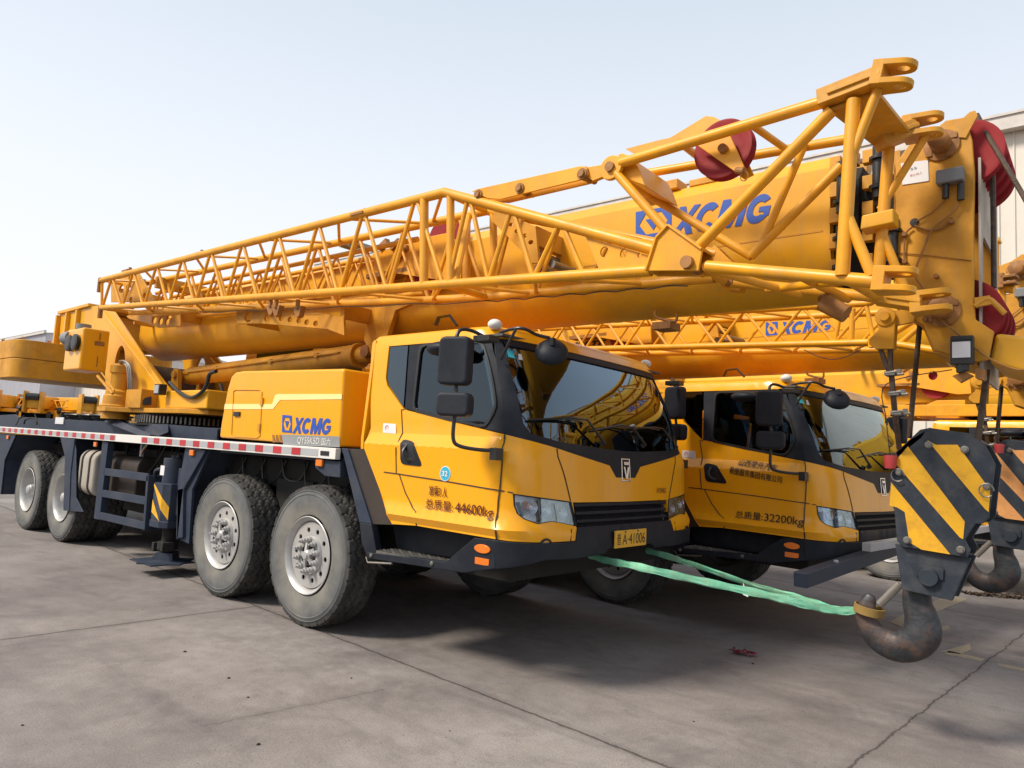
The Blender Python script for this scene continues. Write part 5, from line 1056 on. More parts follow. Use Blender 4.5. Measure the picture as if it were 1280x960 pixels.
# ------------------------------------------------------------------ hook block on its ropes (local frame of the crane)
def make_block(Mx, yellow='blockyellow'):
    root = empty('hook_block'); y = 1.02; W = .27
    def P(pts, yy): 
        return [A(p[0], p[1], y=y)+Vector((0, yy-y, 0)) for p in pts]
    plate = [(1137, 549), (1160, 536), (1210, 542), (1231, 556), (1244, 580), (1240, 612), (1236, 648), (1228, 655), (1219, 655), (1206, 675), (1213, 688), (1209, 697), (1190, 694), (1160, 688), (1129, 684), (1121, 676), (1118, 640), (1112, 620), (1113, 592), (1119, 566)]
    b = B(); b.prism(P(plate, y), (0, .02, 0)); body = b.build('block_plate', 'blockdark', root, bevel=.004)
    b = B(); b.prism(P(plate, y+W), (0, .02, 0)); b.build('block_plate', 'blockdark', root, bevel=.004)
    b = B(); core = [(1118, 575), (1128, 556), (1155, 540), (1165, 537), (1205, 541), (1225, 552), (1238, 575), (1236, 640), (1207, 650), (1202, 690), (1125, 680), (1117, 640)]; b.prism(P([(1150, 545), (1210, 545), (1225, 570), (1222, 600), (1150, 600), (1135, 580)], y+.05), (0, W-.08, 0)); 
    b.prism(P([(1119, 566), (1150, 537), (1161, 535), (1152, 548), (1122, 572)], y), (0, W, 0)); b.prism(P([(1137, 549), (1160, 534), (1165, 535), (1210, 541), (1233, 556), (1205, 556)], y+.03), (0, W-.05, 0)); b.build('block_bridge', 'blockdark', root, bevel=.004)
    # hazard stripes painted on a thin raised plate
    b = B(); o = y-.003
    for st in ([(1118, 578), (1135, 558), (1206, 652), (1204, 674), (1200, 672)], [(1159, 550), (1170, 556), (1197, 556), (1238, 613), (1236, 640), (1232, 637)], [(1114, 603), (1188, 693), (1152, 687), (1137, 678), (1131, 640), (1121, 634), (1112, 632)]):
        b.prism(P(st, o), (0, .003, 0))
    b.build('hazard_stripe', yellow, root)
    b = B(); b.prism(P([(1117, 680), (1212, 699), (1189, 752), (1126, 738)], y+.03), (0, .035, 0)); b.prism(P([(1117, 680), (1212, 699), (1189, 752), (1126, 738)], y+W-.05), (0, .035, 0)); b.prism(P([(1128, 700), (1200, 712), (1188, 740), (1130, 730)], y+.06), (0, W-.1, 0)); b.build('lower_cheek', 'blockdark', root, bevel=.004)
    b = B(); b.prism(P([(1145, 706), (1179, 712), (1178, 726), (1144, 720)], y+.018), (0, .014, 0)); c = A(1160, 722, y=y); b.lathe([(.0, -.0), (.045, .0), (.048, .006), (.048, .04)], c, (0, 1, 0), 24); b.build('trunnion', 'blockdark', root, bevel=.002)
    for p in ((1161, 556), (1206, 562), (1234, 608), (1134, 675), (1201, 687), (1124, 590)): b = B(); b.lathe([(.0, -.022), (.013, -.022), (.014, -.008), (.02, -.007), (.02, .0)], A(p[0], p[1], y=y-.003), (0, 1, 0), 10); b.build('block_bolt', 'steel', root)
    for p in ((1122, 594), (1233, 613)): b = B(); c = A(p[0], p[1], y=y-.02); b.path([c+Vector((.032*math.cos(t*PI/8), 0, .034*math.sin(t*PI/8)-.0)) for t in range(15)], .0035, 6); b.build('pin_ring', 'steel', root)
    for k in range(3):
        c = A(1172, 610, y=y)+Vector((0, .06+.075*k, 0)); b = B(); b.lathe([(.03, -.03), (.20, -.025), (.22, -.03), (.19, 0), (.22, .03), (.20, .025), (.03, .03)], c, (0, 1, 0), 32); b.build('sheave', 'blockdark', root)
    # rating mark
    # hook: swept profile in the XZ plane
    ctr = [(1148, 738), (1149, 760), (1154, 775), (1152, 792), (1140, 806), (1122, 812), (1102, 806), (1089, 793), (1081, 775), (1082, 758), (1088, 744)]
    ctr = [(1146, 735), (1147, 755), (1152, 772), (1153, 790), (1143, 803), (1124, 809), (1104, 802), (1090, 788), (1083, 771), (1084, 756), (1090, 743)]
    rr = [.070, .075, .086, .095, .092, .082, .076, .070, .060, .048, .026]
    yh = y+W/2; C = [A(p[0], p[1], y=yh) for p in ctr]
    def cm(L, i, f):
        a, c, d, e = L[max(0, i-1)], L[i], L[min(len(L)-1, i+1)], L[min(len(L)-1, i+2)]
        return .5*((2*c)+(d-a)*f+(2*a-5*c+4*d-e)*f*f+(3*c-a-3*d+e)*f**3)
    pts, rs = [], []
    for i in range(len(C)-1):
        for f in (0, .25, .5, .75): pts.append(cm(C, i, f)); rs.append(cm(rr, i, f))
    pts.append(C[-1]); rs.append(.016)
    b = B(); rings = []; n = len(pts)
    for i, p in enumerate(pts):
        d = (pts[min(i+1, n-1)]-pts[max(0, i-1)]).normalized(); u = Vector((0, 1, 0)); v = d.cross(u).normalized()
        rings.append([b.bm.verts.new(p+rs[i]*(math.sin(2*PI*k/24)*u*.62+math.cos(2*PI*k/24)*v)) for k in range(24)])
    for a, c in zip(rings, rings[1:]): b.link(a, c)
    b.face(rings[0]); b.face(rings[-1]); b.tube(pts[0]+Vector((0, 0, .12)), pts[0], .055, 20); b.build('hook', 'hook', root, smooth=60)
    b = B(); b.path([A(1099, 756, y=yh), A(1125, 730, y=yh)], .009, 8, flat=2.5); b.build('safety_latch', 'steel', root)
    # falls of rope up to the head
    b = B(); top = [(1136.5, 423), (1112, 440), (1234, 462), (1148, 425)]
    for (x0, y0), (x1, y1), yy, r in (((1150, 398), (1136, 548), 1.06, .012), ((1151, 398), (1137, 548), 1.18, .012), ((1234, 462), (1222, 555), 1.06, .015), ((1233, 462), (1221, 555), 1.2, .013)): b.tube(A(x0, y0, y=yy), A(x1, y1, y=yy), r, 10)
    b.build('wire_rope', 'rope', root)
    return root
def make_socket(root_boom):
    """wedge socket hung beneath the boom head with its rope tail and clips"""
    y = .80
    b = B(); b.prism([A(p[0], p[1], y=y) for p in ((1099, 396), (1106, 388), (1116, 392), (1119, 402), (1117, 436), (1094, 436), (1086, 430), (1086, 424), (1098, 412))], (0, .07, 0)); ws = b.build('wedge_socket', 'ochre', root_boom, bevel=.006)
    b = B(); b.prism([A(p[0], p[1], y=y+.02) for p in ((1117, 388), (1145, 388), (1142, 402), (1118, 407))], (0, .03, 0)); b.build('socket_arm', 'ochre', root_boom)
    b = B(); b.lathe([(.0, -.03), (.025, -.03), (.028, -.012), (.05, -.01), (.052, .0), (.03, .08)], A(1106.5, 396, y=y), (0, 1, 0), 20); b.build('socket_pin', 'ochre', root_boom)
    b = B(); a = A(1106, 436, y=y+.03); c = A(1115, 466, y=y+.03); b.path([A(1113, 436, y=y+.03), A(1113, 455, y=y+.03), A(1114.5, 470, y=y+.03), A(1118, 510, y=y+.03), A(1124, 560, y=1.0)], .0145, 8); b.path([A(1101, 437, y=y+.03), A(1106, 452, y=y+.03), A(1112, 466, y=y+.03)], .013, 8); b.build('rope_tail', 'rope', root_boom)
    for p in ((1113, 467), (1118, 492), (1121, 516)):
        b = B(); q = A(p[0], p[1], y=y+.01); b.box(q, (.05, .05, .022)); b.path([q+Vector((-.02, -.02, .0)), q+Vector((.055, -.02, .012))], .008, 6); b.path([q+Vector((-.02, .02, -.01)), q+Vector((.06, .02, .0))], .008, 6); b.box(q+Vector((.045, -.02, .01)), (.02, .02, .02)); b.build('rope_clip', 'steel', root_boom)

# ------------------------------------------------------------------ lettering and logos
def quad(cs, y=None, Mx=None, off=0, pl='y'):
    """map unit square to the quad whose corners are seen at cs = bl, br, tr, tl in a real vertical plane"""
    P = [A(c[0], c[1], y=y, M=Mx) for c in cs]
    return lambda a, b: (P[0]*(1-a)*(1-b)+P[1]*a*(1-b)+P[2]*a*b+P[3]*(1-a)*b)+Vector((0, -off, 0))
def LET():
    def arc(a0, a1, rx, ry, n=18): return [(.5+rx*math.cos(rad(a0+(a1-a0)*i/n)), .5+ry*math.sin(rad(a0+(a1-a0)*i/n))) for i in range(n+1)]
    X = [(0, 0), (.30, 0), (.50, .32), (.70, 0), (1, 0), (.66, .51), (.98, 1), (.69, 1), (.50, .69), (.31, 1), (.02, 1), (.34, .51)]
    C = arc(42, 318, .52, .50)+[(.80, .27)]+arc(310, 50, .24, .24)
    Mm = [(0, 0), (.24, 0), (.24, .55), (.42, .0), (.58, 0), (.76, .55), (.76, 0), (1, 0), (1, 1), (.70, 1), (.50, .42), (.30, 1), (0, 1)]
    G = arc(38, 325, .52, .50)+[(1.0, .22), (1.0, .56), (.52, .56), (.52, .38), (.76, .38), (.76, .27)]+arc(305, 50, .25, .25)
    return [(X, 0, .25), (C, .245, .23), (Mm, .485, .27), (G, .775, .225)]
def xcmg(m, parent, cs, y, Mx=None):
    f = quad(cs, y, Mx); b = B()
    for P, x0, w in LET():
        b.holed([(x0+w*p[0], p[1]) for p in P], [], None, None, None, 0, fmap=lambda p, k: f(p.x, p.y)+Vector((0, .001*k, 0)))
    return b.build('brand_lettering', m, parent)
def s_of_x(x, z):
    lo, hi = -3.0, -1.0     # near wall: x grows with s
    for _ in range(40):
        mid = (lo+hi)/2
        if SK(mid, z).x < x: lo = mid
        else: hi = mid
    return lo
def tq(name, s, m, parent, cs, y, Mx=None, bold=0, shear=0, off=.0):
    return text(name, s, m, parent, (0, 0, 0), (1, 0, 0), (0, 0, 1), 1, 1, bold=bold, shear=shear, fmap=quad(cs, y, Mx, off))
def poly_q(b, f, pts):
    vs = [b.bm.verts.new(f(*p)) for p in pts]; b.face(vs)
def logo(parent, cs, y, Mx=None, m='blue'):
    f = quad(cs, y, Mx); b = B()
    O = [(0, 0), (1, 0), (1, 1), (0, 1)]; hx = [(.30, .12), (.70, .12), (.90, .5), (.72, .86), (.28, .86), (.10, .5)]
    b.holed(O, [hx], None, None, None, 0, fmap=lambda p, k: f(p.x, p.y)+Vector((0, .001*k, 0)))
    poly_q(b, f, [(.5, .24), (.72, .66), (.28, .66)]); b.build('emblem', m, parent)

crane = empty('mobile_crane'); tag(crane, 'nearest yellow truck crane, complete, with number plate A 41006 on its bumper', 'crane', 'yellow truck cranes parked side by side')
carrier = make_carrier(crane); cab = make_cab(crane); sup = make_super(crane); boom = make_boom(crane); make_socket(boom)
block = make_block(None); tag(block, 'large slate hook block with bright yellow stripes and rusty hook, nearest the camera', 'hook block', 'hook blocks hanging from crane booms')

# neighbours: the same machine again, then each gets its own jib and lettering
crane2 = copy_tree(crane, skip=('outrigger_jack',)); crane2.matrix_world = T2
tag(crane2, 'yellow truck crane between two others, cab door lettered 32200kg', 'crane', 'yellow truck cranes parked side by side')
T3 = Matrix.Translation((2.5, 7.7, 0)) @ Matrix.Rotation(-.117, 4, 'Z') @ Matrix.Diagonal((1, 1, .965, 1))
crane3 = copy_tree(crane, skip=('outrigger_jack',)); crane3.matrix_world = T3
tag(crane3, 'farthest truck crane of the row, cab half hidden behind the hook blocks', 'crane', 'yellow truck cranes parked side by side')
block2 = copy_tree(block); block2.matrix_world = T2 @ Matrix.Translation((-.97, .0, .13)); tag(block2, 'hook block with orange and slate stripes at the right edge, cut by the frame', 'hook block', 'hook blocks hanging from crane booms')
for o in children(block2):
    if o.name.startswith('hazard_stripe'): o.data = o.data.copy(); o.data.materials[0] = M['blockorange']
make_jib(crane)

def kid(root, n): return [c for c in children(root) if c.name.split('.')[0] == n][0]
# crane 1
eb = kid(crane, 'engine_box')
logo(boom, [(794.5, 299.5), (839, 292), (839, 257), (794.5, 265)], BY0-.004)
xcmg('blue', boom, [(837, 296), (958, 277), (968, 240), (849, 259)], BY0-.004)
logo(eb, [(352.2, 540), (364.5, 541), (364.5, 519.5), (352.8, 518.5)], -.004)
xcmg('blue', eb, [(365, 541.5), (411.5, 543.5), (415, 523), (369, 521.8)], -.004)
b = B(); f = quad([(354, 556), (424.5, 559), (424.5, 545.5), (352, 543)], -.003); poly_q(b, f, [(0, 0), (1, 0), (1, 1), (0, 1)]); b.build('model_band', 'grey', eb)
tq('model_lettering', 'QY55K5D', 'white', eb, [(371, 555.5), (398.5, 556.5), (399.5, 547.3), (372, 546.2)], -.006)
tq('model_lettering', '国六', 'white', eb, [(401.5, 556.5), (413, 557), (413.5, 548), (402, 547.5)], -.006)
b = B()
for i in range(3): f = quad([(341+4.4*i, 553), (344+4.4*i, 553), (342.5+4.4*i, 543.5), (340+4.4*i, 543.5)], -.0045); poly_q(b, f, [(0, 0), (1, 0), (1, 1), (0, 1)])
b.build('model_chevron', 'brown', eb)
def door_text(root_cab, s, cs, Mx, m='maroon', bold=.0):
    P = [Vector((s_of_x(v.x, v.z), v.z)) for v in [A(c[0], c[1], y=0, M=Mx) for c in cs]]
    def fm(a, b):
        p = P[0]*(1-a)*(1-b)+P[1]*a*(1-b)+P[2]*a*b+P[3]*(1-a)*b; return SK(p.x, p.y, .008)
    return text('door_lettering', s, m, root_cab, (0, 0, 0), (1, 0, 0), (0, 0, 1), 1, 1, bold=0, fmap=fm, heavy=Vector((.0022, -.0006, .0005)))
def SKY(px_, py_, Mx=None):
    v = A(px_, py_, y=-.006, M=Mx); return v
door_text(cab, '准乘3 人', [(536.5, 619), (559, 622), (560, 609), (537.5, 606.5)], None)
door_text(cab, '总质量:', [(532, 636), (566.5, 641), (567, 627), (532.5, 622.8)], None)
door_text(cab, '44600kg', [(569, 644.5), (616, 651.5), (616.5, 634), (569.5, 627.3)], None)
b = B(); c = A(556.5, 592, y=-.004); b.lathe([(.045, 0), (.045, -.002)], c, (0, 1, 0), 28); b.mi = 1; b.lathe([(.050, .001), (.050, -.001)], c, (0, 1, 0), 28); b.build('round_sticker', ['cyan', 'paper'], cab)
text('sticker_lettering', '32', 'paper', cab, c+Vector((-.027, -.004, -.018)), (1, 0, 0), (0, 0, 1), .054, .036, t=.001, bold=.02)
b = B(); x_ = 2.236; P = [A(p[0], p[1], x=x_) for p in ((766.5, 685), (805.5, 681), (808, 660.5), (771, 664.5))]
pc = sum(P, Vector())/4; w_ = (P[1]-P[0]).length; h_ = (P[2]-P[1]).length; b.box(pc, (.012, w_, h_)); np_ = b.build('number_plate', 'plate', cab, bevel=.003)
pf = (P[1]-P[0]).normalized()
text('plate_lettering', 'A·41006', 'ink', cab, Vector((pc.x+.0065, pc.y-w_*.5+w_*.22, pc.z-h_*.33)), (0, 1, 0), (0, 0, 1), w_*.73, h_*.62, t=.001, bold=.0)
text('plate_lettering', '晋', 'ink', cab, Vector((pc.x+.0065, pc.y-w_*.5+w_*.05, pc.z-h_*.33)), (0, 1, 0), (0, 0, 1), w_*.12, h_*.62, t=.001)
b = B()
for s in (-.2, .2): b.tube((pc.x, pc.y+w_*s, pc.z+h_*.42), (pc.x+.012, pc.y+w_*s, pc.z+h_*.42), .008, 8)
b.build('plate_screw', 'steel', cab)

# crane 2
cab2 = kid(crane2, 'cab'); boom2 = kid(crane2, 'boom'); BS = -.95; boom2.location.x = BS
door_text(cab2, '山西荣升汽车', [(920.5, 582), (969, 590), (970, 581.5), (921, 573.5)], T2, 'ink')
door_text(cab2, '救援服务集团有限公司', [(912, 592), (977.5, 604.5), (978.5, 596), (912.5, 583.5)], T2, 'ink')
door_text(cab2, '总质量:', [(919.5, 647.5), (953.5, 651.5), (953.8, 641), (919.8, 638.2)], T2, 'ink')
door_text(cab2, '32200kg', [(955.5, 654.5), (1003.5, 660.5), (1004, 647), (955.8, 641.5)], T2, 'ink')
n0 = set(COL.objects)
logo(boom2, [(957, 420), (972, 418.5), (972, 402), (957, 403)], BY0-.004, T2)
xcmg('blue', boom2, [(973, 418.5), (1036, 414), (1041, 399), (978, 402.5)], BY0-.004, T2)
tq('brand_lettering', 'KATE', 'ink', boom2, [(716, 437), (756, 433), (758, 424), (718, 428)], BY0-.004, T2, bold=.05, shear=.15)
for o in set(COL.objects)-n0: o.location.x -= BS      # the smaller crane's boom is shorter
# crane 3
cab3 = kid(crane3, 'cab'); kid(crane3, 'boom').location.z = -.13; kid(crane3, 'luffing_cylinder').location.z = -.1
text('door_lettering', '总质量:26490kg', 'ink', cab3, (1.02, -.006, 1.02), (1, 0, -.0), (0, 0, 1), .85, .11, t=.0, bold=.0)
b = B(); ys = 1.0; rows = []
for i in range(26):
    rows.append([b.bm.verts.new((.7+.06*i*.75, .25+.07*j, 2.34+.05*random.random()+.07*math.sin(i*.7+j*.5)*math.sin(j*.55)+.04)) for j in range(14)])
for a, c in zip(rows, rows[1:]):
    for j in range(13): b.face([a[j], a[j+1], c[j+1], c[j]])
sh = b.build('plastic_sheet', 'plasticsheet'); sh.matrix_world = T3; sh.modifiers.new('thickness', 'SOLIDIFY').thickness = .01; tag(sh, 'crumpled black plastic sheeting lying on the roof of the farthest crane cab', 'plastic sheet')

b = B(); b.prism([(.2, .5, 2.36), (.8, .5, 2.36), (.8, .5, 2.62), (.45, .5, 2.62), (.2, .5, 2.5)], (0, .25, 0)); b.bx(.25, .42, .3, 1.9, 2.36, 2.44); b.bx(-.1, 1.75, .12, .19, 2.36, 2.52); b.build('roof_rack', 'tubeyellow', crane3, bevel=.006)
def make_jib2(root, Mx):
    y0, y1 = .10, .52
    NT = [A(560, 425, y=y0, M=Mx), A(1086, 379, y=y0, M=Mx)]; NB = [A(560, 440, y=y0, M=Mx), A(1086, 428, y=y0, M=Mx)]
    d = (NT[1]-NT[0]); NT[0] = NT[1]-d.normalized()*8.2; d = NB[1]-NB[0]; NB[0] = NB[1]-d.normalized()*8.2; NT[0].z = NB[0].z+.36
    FT = [v+Vector((0, y1-y0, 0)) for v in NT]; FB = [v+Vector((0, y1-y0, 0)) for v in NB]
    b = B(); b.tube(NT[0], NT[1], .030, 14); jb = b.build('lattice_jib', 'tubeyellow', root)
    for c in (NB, FT, FB): b = B(); b.tube(c[0], c[1], .030, 14); b.build('chord', 'tubeyellow', jb)
    n = 15
    for P, Q, nm in ((NT, NB, 'side_lacing'), (FT, FB, 'side_lacing'), (NT, FT, 'top_lacing'), (NB, FB, 'bottom_lacing')):
        b = B()
        for i in range(n):
            a, c, e = P[0].lerp(P[1], i/n), Q[0].lerp(Q[1], (i+.5)/n), P[0].lerp(P[1], (i+1)/n); b.tube(a, c, .014, 8); b.tube(c, e, .014, 8)
        b.build(nm, 'tubeyellow', jb)
    b = B()
    def L(p, q, r, ya=.08, yb=.08): b.tube(A(p[0], p[1], y=ya, M=Mx), A(q[0], q[1], y=yb, M=Mx), r, 12)
    for p, q, r, ya, yb in (((1086, 379), (1120, 362), .03, .08, .08), ((1100, 427), (1232, 448), .03, .08, .05), ((1066, 386), (1064, 428), .022, .1, .1), ((1050, 392), (1044, 428), .018, .1, .1), ((1083, 382), (1092, 426), .018, .1, .1), ((1100, 427), (1140, 402), .026, .08, .08), ((1124, 430), (1148, 410), .022, .08, .08),
                            ((1120, 362), (1250, 300), .028, .08, .02), ((1242, 350), (1262, 346), .025, .02, .02), ((1243, 300), (1243, 392), .03, .02, .02), ((1245, 360), (1268, 362), .03, .02, .02), ((1252, 362), (1252, 440), .028, .02, .02), ((1240, 448), (1290, 462), .03, .02, .02)): L(p, q, r, ya, yb)
    b.build('heavy_strut', 'tubeyellow', jb)
    b = B()
    for o in ((1252, 348), (1252, 356)):
        e = A(o[0]+20, o[1]-3, y=.0, M=Mx); c = A(o[0], o[1], y=.0, M=Mx); b.beam(c, e, .10, .022)
    c = A(1252, 352, y=.0, M=Mx); b.box(c, (.04, .10, .11)); b.build('clevis', 'brown', jb, bevel=.005)
    b = B(); b.prism([A(p[0], p[1], y=.06, M=Mx) for p in ((1085, 420), (1100, 417), (1104, 432), (1085, 434))], (0, .06, 0)); b.build('node_bracket', 'tubeyellow', jb)
    b = B()
    for z0 in (.0, .05): b.tube(A(1240, 353+z0*30, y=.9, M=Mx), A(1275, 350+z0*30, y=.9, M=Mx), .01, 8)
    b.build('cable', 'hose', jb)
    b = B(); pts = [A(1005+i*6.5, 437+12*math.sin(PI*i/11), y=.3, M=Mx) for i in range(12)]; b.path(pts, .004, 5); b.build('cable', 'hose', jb)
    return jb
make_jib2(crane2, T2)
# outrigger beam stowed out in front of crane 2
b = B(); p, q = A(1000, 728, z=.60, M=T2), A(1092, 694, z=.60, M=T2); b.beam(A(1000, 725, x=2.28, M=T2), A(1150, 674, x=2.28, M=T2), .10, .11); b.build('front_beam', 'navy', crane2, bevel=.008)
b = B(); b.beam(A(1083, 684, x=2.40, M=T2), A(1270, 655, x=2.40, M=T2), .07, .07); b.tube(A(1045, 700, x=2.3, M=T2), A(1045, 720, x=2.3, M=T2), .02, 8); b.build('tow_beam', 'ltgrey', crane2, bevel=.006)

# ------------------------------------------------------------------ lifting sling from the hook to the bumper
yh = 1.2
yh = 1.155; hp = A(1080, 762, y=yh)
s1 = [A(735, 694, x=2.0), A(760, 701, x=2.22), A(800, 709, y=.62), A(870, 725, y=.78), A(950, 742, y=.92), A(1000, 754, y=1.02), A(1045, 763, y=1.12), hp]
s2 = [A(808, 688, x=2.05), A(840, 697, x=2.35), A(870, 707, y=1.45), A(950, 734, y=1.35), A(1000, 748, y=1.28), A(1045, 762, y=1.2), hp+Vector((0, .02, 0))]
def strap(b, pts, w, th, tw):
    P = []
    for i in range(len(pts)-1):
        for f in range(6):
            a, c, d, e = pts[max(0, i-1)], pts[i], pts[i+1], pts[min(len(pts)-1, i+2)]; u = f/6
            P.append(.5*((2*c)+(d-a)*u+(2*a-5*c+4*d-e)*u*u+(3*c-a-3*d+e)*u**3))
    P.append(pts[-1]); rings = []; n = len(P)
    for i, p in enumerate(P):
        d = (P[min(i+1, n-1)]-P[max(0, i-1)]).normalized(); s = d.cross(Vector((0, 0, 1))).normalized(); u = s.cross(d); t = tw(i/(n-1)); a = s*math.cos(t)+u*math.sin(t); c = d.cross(a)
        ww = w*(1+.12*math.sin(i*1.7)); rings.append([b.bm.verts.new(p+a*ww*math.cos(k*PI/5)+c*(th*math.sin(k*PI/5)+.004*math.sin(3*k+i*.8))) for k in range(10)])
    for a, c in zip(rings, rings[1:]): b.link(a, c)
    b.face(rings[0]); b.face(rings[-1])
b = B(); strap(b, s1, .023, .008, lambda t: 1.2+.5*math.sin(5*t)+(1.5*t*t)); sl = b.build('lifting_sling', 'sling', smooth=60)
tag(sl, 'pale green webbing sling tying the big hook to the front bumper', 'sling')
b = B(); strap(b, s2, .023, .008, lambda t: 1.0+.6*math.cos(6*t)+1.2*t); b.build('webbing_leg', 'sling', sl, smooth=60)
b = B(); c = A(1084, 762, y=yh); 
b.lathe([(.074, -.024), (.080, -.022), (.081, .022), (.074, .024), (.070, 0), (.074, -.024)], c+Vector((.01, 0, 0)), (.15, 0, 1), 28, cap=False); b.build('sling_eye', 'slingtape', sl)
b = B(); q = A(929, 728, y=1.36); b.prism([q, q+Vector((.02, 0, -.05)), q+Vector((.04, 0, -.045)), q+Vector((.035, 0, -.09)), q+Vector((.0, 0, -.08))], (0, .003, 0)); b.build('sling_label', 'paper', sl)

# hoist-limit weights: small red weights on thin lines
for i, (p, t, yy, Mx, lab) in enumerate((((1113, 572), (1108, 480), 1.0, None, 'small red hoist-limit weight hanging left of the large yellow-striped hook block'), ((1249, 557), (1250, 520), .75, T2, 'small red hoist-limit weight hanging above the orange-striped hook block'))):
    b = B(); q = A(p[0], p[1], y=yy, M=Mx); b.lathe([(.028, -.06), (.036, .0), (.034, .012)], q, (0, 0, 1), 16); w_ = b.build('limit_weight', 'redprint')
    b = B(); top = A(t[0], t[1], y=yy, M=Mx); b.path([q, (q+top)/2+Vector((-.01, 0, 0)), top, A(*( (1190, 462) if i == 0 else (1250, 480)), y=yy, M=Mx)], .003, 5); b.build('line', 'hose', w_)
    if Mx is not None: w_.matrix_world = Mx
    tag(w_, lab, 'weight', 'hoist limit weights')

# ------------------------------------------------------------------ small things on the ground
b = B(); q = A(930, 819, z=0); rr = []
for i in range(9):
    rr.append([b.bm.verts.new(q+Vector((-.10+.024*i*math.cos(.3)+random.uniform(-.01, .01), (-.045+.022*j)+random.uniform(-.012, .012), .008+random.uniform(0, .035)))) for j in range(5)])
for a, c in zip(rr, rr[1:]):
    for j in range(4):
        if random.random() > .15: b.face([a[j], a[j+1], c[j+1], c[j]])
M['wrapper'] = mat('red_wrapper', (.32, .02, .05), .35, var=.3, scale=20, dirt=(.03, .01, .012), dirt_amt=.9, dscale=16)
w_ = b.build('wrapper', 'wrapper', smooth=5); w_.modifiers.new('thickness', 'SOLIDIFY').thickness = .003; tag(w_, 'crumpled dark red wrapper lying on the bare concrete', 'litter')
b = B(); pts = [A(1200+i*1.6+0, 739+i*.16+random.uniform(-1, 1.6), z=.02) for i in range(56)]; b.path(pts, .014, 6)
pts = [A(1212+i*2.4, 742+random.uniform(-1.6, 2), z=.02) for i in range(30)]; b.path(pts, .012, 6); ch_ = b.build('rusty_cable', 'rope'); tag(ch_, 'tangled rusty cable lying on the concrete right of the hook', 'cable')
stones = ((231, 815), (137, 869), (28, 907), (544, 885), (323, 931), (244, 746), (178, 762), (426, 836), (439, 848), (907, 764), (867, 902), (792, 928), (941, 830), (1057, 823), (310, 872), (352, 814), (286, 848), (500, 865), (562, 914))[::2]
proto = None
for i, (x_, y_) in enumerate(stones):
    q = A(x_, y_, z=.0)
    if proto is None:
        b = B(); b.ball((0, 0, .006), .016, 10, (1.2, .9, .6))
        for v in b.bm.verts: v.co += Vector([random.uniform(-.003, .003) for _ in range(3)])
        proto = b.build('pebble', 'darkvoid', smooth=20); o = proto
    else: o = proto.copy(); COL.objects.link(o)
    o.location = q; o.rotation_euler = (0, 0, random.uniform(0, 6)); s_ = random.uniform(.25, .6); o.scale = (s_, s_, s_); tag(o, 'tiny dark pebble on the concrete of the yard', 'pebble', 'pebbles scattered on the yard')

